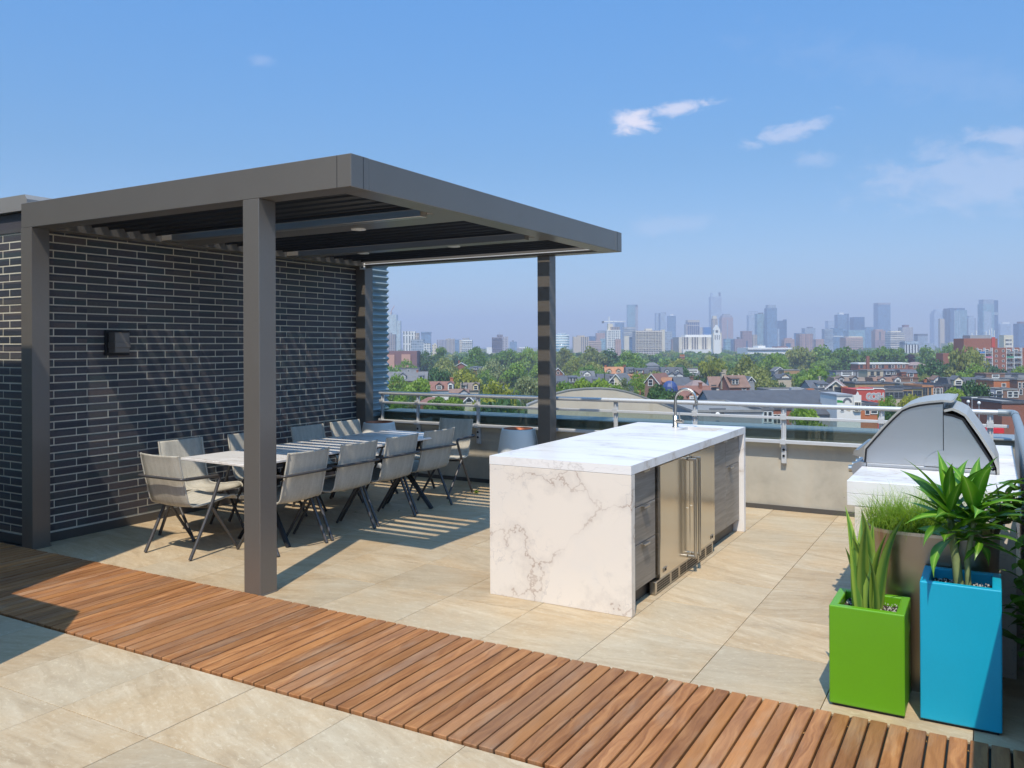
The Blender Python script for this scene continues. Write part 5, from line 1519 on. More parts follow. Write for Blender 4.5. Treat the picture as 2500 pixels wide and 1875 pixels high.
# ---- right stretch
house('charcoal roofed house with white porch gear left of the mauve gable', 1978, 2022, 931, 270, 'grey', 'slate', 'side', 16, [(.72, 15, 3.6, 1.0, 'flat', 2, 'white')], chim=[(.8, .5, 1.2, .5, 'beige')])
house('house with pale mauve roof and cream gable above the slate roof', 2018, 2064, 931, 230, 'cream', 'mauve', 'front', 19, wins=[(.25, 27, 1.0, 1.8, 'white'), (.6, 29, 1.6, 1.6, 'dark')], chim=[(.9, .0, -1.6, 1.4, 'orange')], rot=R(-22), deep=13)
house('grey mansard house with two white framed dormers', 2040, 2115, 922, 290, 'brownbrick', 'taupe', 'mansard', 18, [(.16, 14, 1.9, 1.7, 'gable', 1, 'grey'), (.60, 14, 1.9, 1.7, 'gable', 1, 'grey')])
house('dark flat house with white roof edge below the bright trees', 2041, 2090, 906, 400, 'grey', 'slate', 'flat', wins=[(.55, 9, 4.5, 1.4, 'white')])
house('dark house with pale garden wall beside the cream balcony house', 2092, 2122, 905, 400, 'grey', 'slate', 'flat', wins=[(.5, 9, 3.0, 1.4, 'white')])
house('cream balcony house between dark roofs', 2118, 2156, 904, 345, 'beige', 'flat', 'flat', wins=[(.3, 12, 1.2, 1.4, 'dark'), (.68, 12, 1.2, 1.4, 'dark'), (.3, 24, 2.4, 1.6, 'dark'), (.7, 24, .9, 1.4, 'white')])
house('dark teal roofed row with white windows', 2156, 2200, 902, 390, 'grey', 'slate', 'mansard', 15, [(.25, 13, 2.4, 1.6, 'flat', 1, 'grey'), (.60, 13, 1.8, 1.6, 'flat', 2, 'white')])
house('brick house with dark top storey and two white windows', 2200, 2240, 903, 385, 'brick', 'slate', 'mansard', 8, wins=[(.25, 16, 1.6, 1.4, 'white'), (.62, 16, 1.6, 1.4, 'white')], chim=[(.1, .0, -1.2, 2.0, 'brick')])
house('brown roofed row with white arched dormers', 2134, 2200, 922, 305, 'brownbrick', 'brown', 'mansard', 15, [(.28, 12, 2.0, 1.2, 'gable', 1, 'white'), (.85, 12, 2.2, 1.3, 'gable', 1, 'white')])
house('brown brick house right of the arched dormers', 2200, 2242, 922, 305, 'brownbrick', 'brown', 'flat', wins=[(.6, 9, .5, 1.4, 'white')], chim=[(.35, .4, .5, .5, 'brownbrick')])
house('long tan brick wall with flat roof behind the red mural wall', 2088, 2184, 935, 262, 'tanbrick', 'slate', 'flat', deep=10)
house('house with long cream yellow parapet above the shop row', 2198, 2265, 936, 262, 'cream', 'cream' if 'cream' in RF else 'flat', 'flat', deep=8, chim=[(.95, .1, .9, .7, 'orange')])
house('beige rendered shop front with four dark windows', 2160, 2204, 950, 205, 'beige', 'grey', 'flat', wins=[(.14, 21, 1.0, 1.3, 'dark'), (.36, 21, 1.0, 1.3, 'dark'), (.64, 21, 1.0, 1.3, 'dark'), (.88, 21, 1.0, 1.3, 'dark')], deep=10)
house('ochre shop front with two dark windows and slate awning', 2204, 2227, 947, 208, 'ochre', 'slate', 'flat', wins=[(.28, 21, .95, 1.3, 'dark'), (.72, 21, .95, 1.3, 'dark')], deep=10)
house('yellow shop front with slate roof edge', 2227, 2252, 947, 208, 'yellow', 'slate', 'flat', wins=[(.28, 19, .95, 1.2, 'dark'), (.72, 19, .95, 1.2, 'dark')], deep=10)
house('orange shop front with three tall narrow windows', 2252, 2277, 942, 210, 'ochre', 'ochre' if 'ochre' in RF else 'orange', 'flat', wins=[(.14, 22, .5, 1.8, 'dark'), (.36, 22, .5, 1.8, 'dark'), (.72, 22, .5, 1.8, 'dark')], deep=10)
house('bright red shop front with four white windows', 2277, 2301, 941, 212, 'red', 'slate', 'flat', wins=[(.2, 21, .6, 1.5, 'white'), (.38, 21, .6, 1.5, 'white'), (.66, 21, .6, 1.5, 'white'), (.84, 21, .6, 1.5, 'white')], deep=10)
house('grey brown narrow shop front right of the bright red one', 2301, 2322, 939, 216, 'brownbrick', 'slate', 'flat', wins=[(.3, 20, .6, 1.6, 'dark'), (.7, 20, .6, 1.6, 'dark')], deep=10)
house('house with tan hipped dormer above the red shop front', 2278, 2318, 924, 300, 'brownbrick', 'brown', 'side', 14, [(.3, 13, 3.2, 1.4, 'gable', 2, 'white')])
house('long dark roofed row with pale blue trimmed dormers behind the dark green tree', 2318, 2426, 923, 285, 'grey', 'slate', 'mansard', 26, [(.18, 18, 3.0, 1.9, 'gable', 1, 'cream'), (.74, 16, 3.2, 1.4, 'gable', 1, 'paleblue')])
house('low brown house with garage left of the dark row', 2408, 2453, 912, 360, 'brownbrick', 'brown', 'flat', wins=[(.5, 9, 2.6, 1.1, 'white')])
house('dark flat row with open white garage at the right edge', 2453, 2510, 912, 360, 'grey', 'slate', 'flat', wins=[(.42, 7, 2.6, .9, 'dark')])
house('orange brick side wall with round window', 2426, 2484, 927, 262, 'orange', 'flat', 'flat', wins=[(.42, 17, 1.1, 1.0, 'white')], deep=10)
house('brown brick annex below the orange brick wall', 2446, 2484, 950, 225, 'brownbrick', 'flat', 'flat', wins=[(.55, 19, 1.4, 1.4, 'white'), (.85, 19, 1.4, 1.4, 'white')], deep=8)
house('brown brick house with tall white arched windows at the right edge', 2484, 2520, 925, 258, 'brownbrick', 'flat', 'flat', wins=[(.15, 22, .7, 1.6, 'white'), (.42, 22, .7, 1.6, 'white'), (.22, 38, .8, 1.6, 'white')], deep=9)
house('dark porch house behind the white van', 2408, 2447, 955, 222, 'grey', 'slate', 'side', 8, wins=[(.3, 22, 1.0, 2.0, 'white'), (.8, 20, 1.4, 2.2, 'white')])
house('dark red corner building with cornice at the right edge', 2446, 2520, 981, 155, 'brick', 'white' if 'white' in RF else 'slate', 'flat', deep=14)
house('pale blue clad house end seen through the railing', 1860, 1888, 998, 150, 'paleblue', 'grey', 'flat', wins=[(.3, 32, .5, 1.8, 'white'), (.7, 32, .6, 1.8, 'white')], deep=8)
house('brick house front seen through the railing right of the pale blue one', 1888, 1932, 996, 152, 'brick', 'slate', 'flat', wins=[(.1, 38, .6, 1.6, 'white'), (.3, 38, .6, 1.6, 'white')], deep=8)
house('long flat grey roofed building with orange panels seen through the railing', 1692, 1862, 1002, 150, 'grey', 'flat', 'flat', wins=[(.35, 9, 2.4, .8, 'dark')], deep=26)
house('flat grey roofs with clutter behind the tap', 1640, 1720, 990, 172, 'grey', 'grey', 'flat', deep=16)
house('orange brick shop with white windows seen through the railing', 2101, 2142, 985, 172, 'orange', 'slate', 'flat', wins=[(.4, 26, .8, 2.2, 'white'), (.8, 24, 1.2, 1.0, 'white')], deep=8)

# ---- white house with street painting, red wall with painted tag
mh = thing('mural_house', 'white rendered house with grey and green street painting on its side wall', 'house', bfrom(2043, 2101, 967, 168)[0], YAW)
_, w, h = bfrom(2043, 2101, 967, 168)
MB().box(-w / 2, w / 2, 0, 9, 0, h).build('wall', H['white'], mh)
MB().box(-w / 2 - .1, w * .15, -.15, 9.1, h, h + .35).build('roof_edge', P['grey'], mh)
MB().prism([(w * .17, h - 3), (w / 2, h - 3), (w / 2, h + .2), (w * .42, h + .25), (w * .36, h + .9), (w * .30, h + .25), (w * .17, h + .2)], 'y', -.35, -.02).build('shaped_gable', H['white'], mh)
k_ = 168 / FPX
MB().prism([(-w / 2 + .05, h - 9 * k_), (-w * .28, h - 11 * k_), (-w * .20, h - 16 * k_), (-w / 2 + .05, h - 16 * k_)], 'y', -.025, -.005).build('green_paint', simple('green_wall_paint', (.02, .25, .04), .7), mh)
arc_ = [(-.06 * w + .95 * math.cos(a) , h - 17 * k_ + 1.1 * math.sin(a)) for a in np.linspace(0.1, math.pi, 9)] + [(-.06 * w + .55 * math.cos(a), h - 17 * k_ + .6 * math.sin(a)) for a in np.linspace(math.pi, 0.1, 9)]
MB().prism(arc_, 'y', -.03, -.004).build('grey_paint', P['dgrey'], mh)
MB().prism([(-.2 * w, h - 26 * k_), (.10 * w, h - 26 * k_), (.12 * w, h - 32 * k_), (.02 * w, h - 38 * k_), (-.12 * w, h - 34 * k_)], 'y', -.028, -.004).build('smudge_paint', H['beige'], mh)
for fx in (-.28,):
    window(mh, fx * w, -.02, h - 36 * k_, .6, .9, 'white')
for fx in (.26, .34, .42):
    window(mh, fx * w, -.38 if fx < .5 else -.02, h - 36 * k_, .3, 1.7, 'cream')

rw = thing('mural_wall', 'red painted side wall with white edge and grey bubble letter graffiti', 'painted wall', bfrom(2092, 2160, 951, 200)[0], YAW)
_, w, h = bfrom(2092, 2160, 951, 200)
k_ = 200 / FPX
MB().prism([(-w / 2, 0), (w / 2, 0), (w / 2, h - .1), (w * .44, h + .15), (w * .12, h + .22), (w * .10, h), (-w / 2, h)], 'y', 0, 9).build('wall', H['red'], rw)
MB().prism([(-w / 2 - .1, h - .05), (w * .10, h - .05), (w * .12, h + .17), (w * .44, h + .1), (w / 2 + .05, h - .15), (w / 2 + .05, h + .02), (w * .45, h + .3), (w * .11, h + .36), (w * .09, h + .14), (-w / 2 - .1, h + .14)], 'y', -.12, .2).build('white_edge', WH, rw)
def bubble(txt, hgt):
    cu = bpy.data.curves.new('graffiti', 'FONT'); cu.body = txt; cu.size = hgt; cu.space_character = .82; cu.offset = .0
    return cu
def text_mesh(txt, size, off, ext):
    cu = bpy.data.curves.new('txt', 'FONT'); cu.body = txt; cu.size = size; cu.space_character = .84; cu.offset = off; cu.extrude = ext; cu.resolution_u = 3
    ob = bpy.data.objects.new('txt', cu); COL.objects.link(ob)
    bpy.context.view_layer.update()
    me = bpy.data.meshes.new_from_object(ob.evaluated_get(bpy.context.evaluated_depsgraph_get()))
    bpy.data.objects.remove(ob); bpy.data.curves.remove(cu)
    return me
for (nm, off, m, yy) in (('graffiti_outline', .17, WH, -.012), ('graffiti_letters', .085, P['grey'], -.03), ('graffiti_lines', -.082, WH, -.048)):
    me = text_mesh('GOSH', 2.15, off, .006)
    me.materials.append(m)
    o = mesh_obj(nm, me, rw, (-w * .17, yy, h - 24.5 * k_), (R(90), 0, 0), (.80, 1, 1))

# ---- barrel roofed hall in front
bh = thing('barrel_hall', 'large hall with curved barrel roof and beige concrete end wall below the terrace', 'hall', bfrom(1291, 1643, 949, 150)[0], YAW)
D_ = 150
def loc2(u, v):
    p = at(u, v, D_); q = p - Vector(bh.location)
    return (q.dot(RT0), p.z - GZ)
ys = [(1288, 990), (1313, 980), (1335, 970), (1358, 961), (1390, 953.5), (1430, 949.8), (1465, 948.8), (1500, 951), (1530, 957), (1560, 966), (1590, 977.5), (1618, 988), (1643, 998)]
pp = [loc2(*q) for q in ys]
MB().prism([(pp[0][0], 0)] + pp + [(pp[-1][0], 0)], 'y', 0, 1.0).build('end_wall', H['concrete'], bh)
mb = MB()
out = [(p[0], p[1] + .20) for p in pp]
mb.prism(pp + out[::-1], 'y', -.12, 1.1)
mb.build('wall_edge', RF['flat'], bh)
mb = MB()
pr_ = [(p[0] * .97, p[1] - 2.4) for p in pp]
mb.prism([(q[0], q[1] - .3) for q in pr_] + pr_[::-1], 'y', 1.02, 38)
mb.build('barrel_roof', RF['flat'], bh)
MB().box(pp[-3][0] - .25, pp[-3][0] + .25, -.12, -.01, 0, pp[-3][1] - .1).build('pilaster', H['beige'], bh)

# ---- blue tarpaulin dome on its frame
dm = thing('blue_dome', 'dark blue fabric dome with pale seam standing on a thin frame', 'dome', bfrom(1616, 1655, 929, 205)[0], YAW)
_, w, h = bfrom(1616, 1655, 929, 205)
k_ = 205 / FPX
zb_ = h - 26 * k_
M['tarp'] = simple('blue_tarpaulin', (0.035, 0.065, 0.20), 0.5, var=.2, scale=.8)
MB().lathe([(w / 2, zb_), (w / 2, zb_ + .4), (w * .47, zb_ + (h - zb_) * .45), (w * .37, zb_ + (h - zb_) * .74), (w * .22, zb_ + (h - zb_) * .93), (0, h)], 12, smooth=False).build('dome_cover', M['tarp'], dm)
MB().tube([(w * .03, -w * .5 - .03, zb_), (w * .03, -w * .47, zb_ + (h - zb_) * .45), (w * .03, -w * .37, zb_ + (h - zb_) * .76), (w * .02, -w * .22, zb_ + (h - zb_) * .95)], .06, 5).build('seam', P['grey'], dm)
for k in range(8):
    a = k * math.pi / 4
    MB().tube([(w * .48 * math.cos(a), w * .48 * math.sin(a), 0), (w * .48 * math.cos(a), w * .48 * math.sin(a), zb_ + .1)], .05, 5).build('pole', P['dgrey'], dm)

# ---- brick apartment block
D_ = 475
loc, w, h = bfrom(2388, 2512, 849, D_)
ab = thing('apartment_block', 'brick apartment block with recessed balconies and rooftop antennas', 'apartment block', loc, YAW)
k_ = D_ / FPX
fx = lambda u: (u - 2450) * k_
zt = lambda v: h - (v - 849) * k_
bays = [(2388, 2423), (2457, 2495)]
walls = [(2423, 2457), (2495, 2512)]
mb = MB()
for (a, b) in walls:
    mb.box(fx(a), fx(b), 0, 14, 0, h)
mb.box(fx(2388), fx(2512), 2.2, 14.1, 0, h - .02)
mb.build('wall', H['brick'], ab)
MB().box(fx(2360), fx(2443), 3, 14.2, 0, zt(826)).build('brick_penthouse', H['brick'], ab)
MB().box(fx(2378), fx(2428), 4, 12, zt(826), zt(818)).build('roof_shed', P['grey'], ab)
MB().box(fx(2428), fx(2436), 2.5, 2.98, zt(848), zt(823)).build('red_duct', H['red'], ab)
FH = 12.2
cols = {(0, 0): P['skyglass'], (1, 3): H['paleblue'], (1, 2): simple('green_balcony_sheet', (.05, .24, .14), .7), (1, 1): simple('pink_balcony_sheet', (.5, .15, .22), .7)}
for bi, (a, b) in enumerate(bays):
    mid = (a + b) / 2
    for f in range(5):
        z1 = h - (1.5 + f * FH) * k_
        for c, (u0, u1) in enumerate(((a, mid), (mid, b))):
            bal = MB().box(fx(u0) + .12, fx(u1) - .12, -.02, 2.19, z1 - FH * k_, z1 - FH * k_ + .2).build('balcony', WH, ab)
            pm = cols.get((f, c + 2 * bi), DG)
            MB().box(fx(u0) + .15, fx(u1) - .15, .02, .06, z1 - FH * k_ + .21, z1 - FH * k_ + 1.15).build('railing_panel', pm, bal)
            window(ab, (fx(u0) + fx(u1)) / 2, 2.18, z1 - FH * k_ + .5, 2.2, 1.5, 'white')
    for u in (a, mid, b):
        MB().box(fx(u) - .11, fx(u) + .11, -.03, 2.19, 0, h).build('fin_wall', WH, ab)
for u in (2432, 2449):
    for f in range(5):
        window(ab, fx(u), -.02, h - (10 + f * FH) * k_, 1.1, 1.1, 'white')
for (u, v0, v1) in ((2385, 826, 812), (2396, 826, 806), (2420, 823, 808), (2428, 823, 805), (2434, 845, 800), (2440, 845, 806), (2484, 849, 837)):
    MB().tube([(fx(u), 5, zt(v0)), (fx(u), 5, zt(v1))], .22, 5).build('antenna', WH, ab)
MB().box(fx(2311), fx(2342), 4, 12, 0, zt(862)).build('low_wing', H['brick'], ab)

# ---- red brick school with chimney
D_ = 520
loc, w, h = bfrom(2096, 2218, 886, D_)
sc_ = thing('school', 'long low red brick school with white cornice and tall square chimney', 'school', loc, YAW)
k_ = D_ / FPX
MB().box(-w / 2, w / 2, 0, 12, 0, h - .8).build('wall', H['brick'], sc_)
MB().box(-w / 2 - .3, w / 2 + .3, -.4, 12.4, h - .8, h).build('cornice', WH, sc_)
MB().box((2117 - 2157 - 3.4) * k_, (2117 - 2157 + 3.4) * k_, -1.6, -.02, 0, h + 17 * k_).build('chimney', H['brick'], sc_)
for u in (2103, 2126, 2134, 2148, 2155, 2172, 2180, 2194, 2206):
    window(sc_, (u - 2157) * k_, -.02, h - 12 * k_, 1.5, 1.7, 'dark' if u in (2103, 2126, 2155, 2172) else 'white')
# second brick building right of it
house('red brick building with pale grey roof right of the school', 2220, 2262, 884, 540, 'brick', 'mauve', 'hip', 8, wins=[(.3, 14, 1.6, 1.6, 'white')])
house('grey roofed building far off above the second row', 1578, 1610, 885, 560, 'grey', 'grey', 'hip', 8)
house('group of three tall red chimneys rising from the far trees', 1662, 1672, 871, 640, 'brick', 'flat', 'flat', chim=[(.1, .3, 1.5, 1.0, 'orange'), (.5, .3, 1.5, 1.0, 'orange'), (.9, .3, 1.5, 1.0, 'orange')])

# ---- rooftop gear, street things
def at_ground(u, d, z=GZ):
    p = at(u, 900, d)
    return (p.x, p.y, z)
def gear(label, u, v, d, w, hh, m, nm='air_unit', cat='air unit'):
    p = at(u, v, d)
    t = thing(nm, label, cat, (p.x, p.y, p.z - hh), YAW, 'rooftop gear')
    MB().cbox(-w / 2, w / 2, 0, w * .8, 0, hh * .86, .04).build('casing', m, t)
    MB().lathe([(w * .28, hh * .86), (w * .28, hh), (0, hh)], 10, (0, w * .4, 0)).build('fan_cowl', P['dgrey'], t)
    return t
gear('large pale box air unit on the tan flat roof with cornice', 1944, 945, 207, 2.4, .9, P['grey'])
gear('small pale air unit at the far right of the tan flat roof', 1958, 947, 208, 1.1, .7, P['grey'])
gear('grey air unit on the long flat roof seen through the railing', 1806, 999, 160, 1.5, .8, P['grey'])
gear('orange plywood box on the long flat roof seen through the railing', 1798, 1004, 152, 2.6, .7, P['orange'], 'roof_box', 'box')
gear('red covered heap on the grey flat roof right of the tap', 1836, 995, 160, 3.4, .6, H['red'], 'roof_heap', 'heap')
p = at(1752, 1004, 149)
dish = thing('satellite_dish', 'white satellite dish on the flat roof seen between the rails', 'satellite dish', (p.x, p.y, p.z - .6), YAW)
MB().lathe([(0, 0), (.25, .03), (.42, .11), (.43, .12), (.25, .05), (0, .02)], 16).build('dish', WH, dish).rotation_euler = (R(70), 0, 0)
MB().tube([(0, .05, -.6), (0, .05, 0)], .04, 6).build('pole', P['grey'], dish)
def lamp(label, u, ytop, d, globe=True):
    p = at(u, ytop, d)
    t = thing('street_lamp', label, 'street lamp', (p.x, p.y, GZ), YAW)
    hh = p.z - GZ
    MB().tube([(0, 0, 0), (0, 0, hh - .3)], [.12, .07], 8).build('pole', P['grey'], t)
    (MB().lathe([(0, hh - .5), (.26, hh - .32), (.30, hh - .1), (.2, hh + .12), (0, hh + .2)], 12) if globe else MB().box(-.12, 1.0, -.12, .12, hh - .3, hh - .15)).build('lamp_head', WH, t)
lamp('street lamp with white globe before the dark green round tree', 2364, 979, 160)
lamp('tall plain pale pole before the dark green round tree', 2373, 968, 160, False)
lamp('street lamp with white globe seen between the rails', 2154, 1010, 140)
lamp('short lamp with pale lantern right of the tall plain pole', 2390, 982, 155)
van = thing('parked_van', 'white van parked before the dark porch house', 'van', at_ground(2410, 205), YAW + .3)
MB().prism([(-2.3, .4), (2.3, .4), (2.3, 1.1), (1.5, 1.3), (1.1, 2.1), (-2.3, 2.1)], 'y', -.9, .9).build('body', WH, van)
MB().box(1.16, 1.40, -.8, .8, 1.35, 1.95).build('windscreen', GLS, van)
for (x, y) in ((-1.5, -.92), (1.5, -.92), (-1.5, .74), (1.5, .74)):
    MB().tube([(x, y, .38), (x, y + .18, .38)], .38, 14).build('wheel', M['rubber'], van)
aw = thing('shop_awning', 'bright red awning seen under the rails at the terrace corner', 'awning', at_ground(2421, 130), YAW)
p = at(2421, 1046, 130)
MB().prism([(0, p.z - GZ), (1.6, p.z - GZ + .1), (1.6, p.z - GZ - .1), (0, p.z - GZ - .75)], 'x', -1.9, 1.9).build('canvas', simple('red_canvas', (.62, .02, .03), .7), aw)
MB().box(-2.6, 2.6, 1.6, 9, 0, p.z - GZ + .05).build('shop_body', H['orange'], aw)
# ================================================================ TREES
def crown_mesh(seed, n=2100, blobs=17, flat=.62, ls=.125, squash=1.0):
    """many leaf sized faces spread through an uneven crown; unit radius, centred, height about 2*flat"""
    r = np.random.default_rng(seed)
    bc = []
    while len(bc) < blobs:
        p = r.uniform(-1, 1, 3)
        if np.linalg.norm(p) < 1:
            q = p * np.array([.70, .70, .62 * flat / .62 * .9])
            q[2] = q[2] * .8 + .05
            bc.append((q, r.uniform(.22, .42) * (1 - .3 * abs(p[2]))))
    bc.append((np.array([0, 0, flat * .45]), .42)); bc.append((np.array([0, 0, -flat * .2]), .5))
    wts = np.array([b[1] ** 2 for b in bc]); wts /= wts.sum()
    idx = r.choice(len(bc), n, p=wts)
    d = r.normal(size=(n, 3)); d /= np.linalg.norm(d, axis=1)[:, None]
    low = d[:, 2] < -.35
    d[low, 2] *= -.6
    rad = np.array([b[1] for b in bc])[idx] * (1 - .45 * r.random(n) ** 2.2)
    c = np.array([b[0] for b in bc])[idx] + d * rad[:, None] * np.array([1, 1, .8 * squash])
    nrm = d * .8 + r.normal(size=(n, 3)) * .55
    nrm /= np.linalg.norm(nrm, axis=1)[:, None]
    a = np.cross(nrm, r.normal(size=(n, 3))); a /= np.linalg.norm(a, axis=1)[:, None]
    b = np.cross(nrm, a)
    s = ls * r.uniform(.55, 1.25, n)[:, None]
    v = np.stack([c - a * s * .5, c + b * s * .42 , c + a * s * .55, c - b * s * .45], 1).reshape(-1, 3)
    lo_, hi_ = np.quantile(v, .004, axis=0), np.quantile(v, .996, axis=0)
    v = (v - (lo_ + hi_) / 2) / ((hi_ - lo_) / 2) * np.array([1, 1, .69])
    return v, n
def quads_mesh(name, v, n, m):
    me = bpy.data.meshes.new(name)
    me.vertices.add(4 * n); me.loops.add(4 * n); me.polygons.add(n)
    me.vertices.foreach_set('co', v.astype(np.float32).ravel())
    me.loops.foreach_set('vertex_index', np.arange(4 * n, dtype=np.int32))
    me.polygons.foreach_set('loop_start', np.arange(0, 4 * n, 4, dtype=np.int32))
    me.polygons.foreach_set('loop_total', np.full(n, 4, dtype=np.int32))
    me.update(calc_edges=True)
    me.materials.append(m)
    return me
LF = {'mid': leafmat('leaf_mid_green', (0.063, 0.152, 0.020), (0.210, 0.324, 0.045), .3, sc=1.6),
      'bright': leafmat('leaf_bright_green', (0.105, 0.214, 0.018), (0.292, 0.400, 0.043), .35, sc=1.6),
      'dark': leafmat('leaf_dark_green', (0.021, 0.072, 0.018), (0.083, 0.166, 0.037), .2, sc=1.6),
      'olive': leafmat('leaf_olive', (0.128, 0.166, 0.033), (0.323, 0.338, 0.083), .3, sc=1.6),
      'yellow': leafmat('leaf_yellow_green', (0.165, 0.207, 0.018), (0.398, 0.393, 0.050), .35, sc=1.6),
      'pale': leafmat('leaf_pale_grey_green', (0.112, 0.159, 0.062), (0.292, 0.324, 0.138), .25, sc=1.6),
      'blue': leafmat('spruce_needles', (0.045, 0.090, 0.069), (0.128, 0.179, 0.138), .1, sc=1.6),
      'purple': leafmat('leaf_dark_purple', (0.027, 0.017, 0.030), (0.068, 0.039, 0.062), .1, sc=1.6)}
BARK = simple('tree_bark', (0.075, 0.058, 0.045), 0.9, var=.3, scale=1.5)
CROWN, SPARSE = {}, {}
raw = [crown_mesh(100 + i, 2300, 13 + 2 * (i % 4), (.62, .72, .55, .66)[i % 4], .105) for i in range(5)]
rawsp = [crown_mesh(200 + i, 1000, 15, .7, .095) for i in range(2)]
for k, m in LF.items():
    CROWN[k] = [quads_mesh('crown', v, n, m) for (v, n) in raw]
    SPARSE[k] = [quads_mesh('crown', v, n, m) for (v, n) in rawsp]
def spruce_raw(seed):
    r = np.random.default_rng(seed)
    n = 1500
    t = r.random(n) ** .7
    az = r.uniform(0, 6.283, n)
    tier = .72 + .28 * np.sin(t * 34)
    rad = (1 - (1 - t)) * .52 * tier * (.55 + .45 * r.random(n))
    c = np.stack([rad * np.cos(az), rad * np.sin(az), 1 - 2 * t + r.normal(size=n) * .02], 1)
    nrm = np.stack([np.cos(az) * .4, np.sin(az) * .4, np.ones(n)], 1) + r.normal(size=(n, 3)) * .4
    nrm /= np.linalg.norm(nrm, axis=1)[:, None]
    a = np.stack([np.cos(az), np.sin(az), -.45 * np.ones(n)], 1); b = np.cross(nrm, a)
    s = .13
    v = np.stack([c - a * s, c + b * s * .4, c + a * s, c - b * s * .4], 1).reshape(-1, 3)
    return v, n
SPR = {k: quads_mesh('crown', *spruce_raw(5), LF[k]) for k in ('blue', 'dark')}
def trunk_mesh(seed):
    r = random.Random(seed)
    mb = MB()
    mb.tube([(0, 0, 0), (.02, .01, .45), (r.uniform(-.04, .04), r.uniform(-.04, .04), .85)], [.022, .018, .009], 7)
    for i in range(7):
        a = i * .9 + r.uniform(-.3, .3); z = r.uniform(.36, .6)
        e = (.34 * math.cos(a), .34 * math.sin(a), z + r.uniform(.18, .34))
        mb.tube([(0, 0, z), (e[0] * .5, e[1] * .5, z + .12), e], [.011, .008, .004], 5)
    me = mb.mesh('trunk'); me.materials.append(BARK)
    return me
TRUNK = [trunk_mesh(i) for i in range(3)]
def tree(label, x0, x1, yt, kind, sparse=False, d=None, spr=False, nm='tree', asp=.85, grp='trees of the neighbourhood', cat='tree'):
    if label is None:
        return
    dy = max(yt - at_h((x0 + x1) / 2), 4)
    wpx = x1 - x0
    if d is None:
        r_ = wpx / dy
        hh = min(max(25.65 * r_ / (asp + r_), 7), 20.5)
        d = min((25.65 - hh) * FPX / dy, 640)
    p = at((x0 + x1) / 2, yt, d)
    hh = p.z - GZ
    w = wpx * d / FPX
    t = thing(nm, label, cat, (p.x, p.y, GZ), random.uniform(0, 6.28), grp)
    if spr:
        mesh_obj('crown', SPR[kind], t, (0, 0, hh * .54), (0, 0, 0), (w, w, hh * .47))
        mesh_obj('trunk', TRUNK[0], t, (0, 0, 0), (0, 0, 0), (hh * .5, hh * .5, hh * .5))
        return t
    src = (SPARSE if sparse else CROWN)[kind]
    rw = w * .53
    hc = min(hh * .90, rw * 2.1)
    sz = hc / 1.38
    mesh_obj('crown', random.choice(src), t, (0, 0, hh - hc * .5), (0, 0, random.uniform(0, 6.28)), (rw, rw, sz))
    ts = (hh - hc * .25)
    mesh_obj('trunk', random.choice(TRUNK), t, (0, 0, 0), (0, 0, 0), (min(ts, w * .9), min(ts, w * .9), ts))
    return t
def at_h(u):
    return 838.36 + (u - 1250) * math.tan(-ROLL)

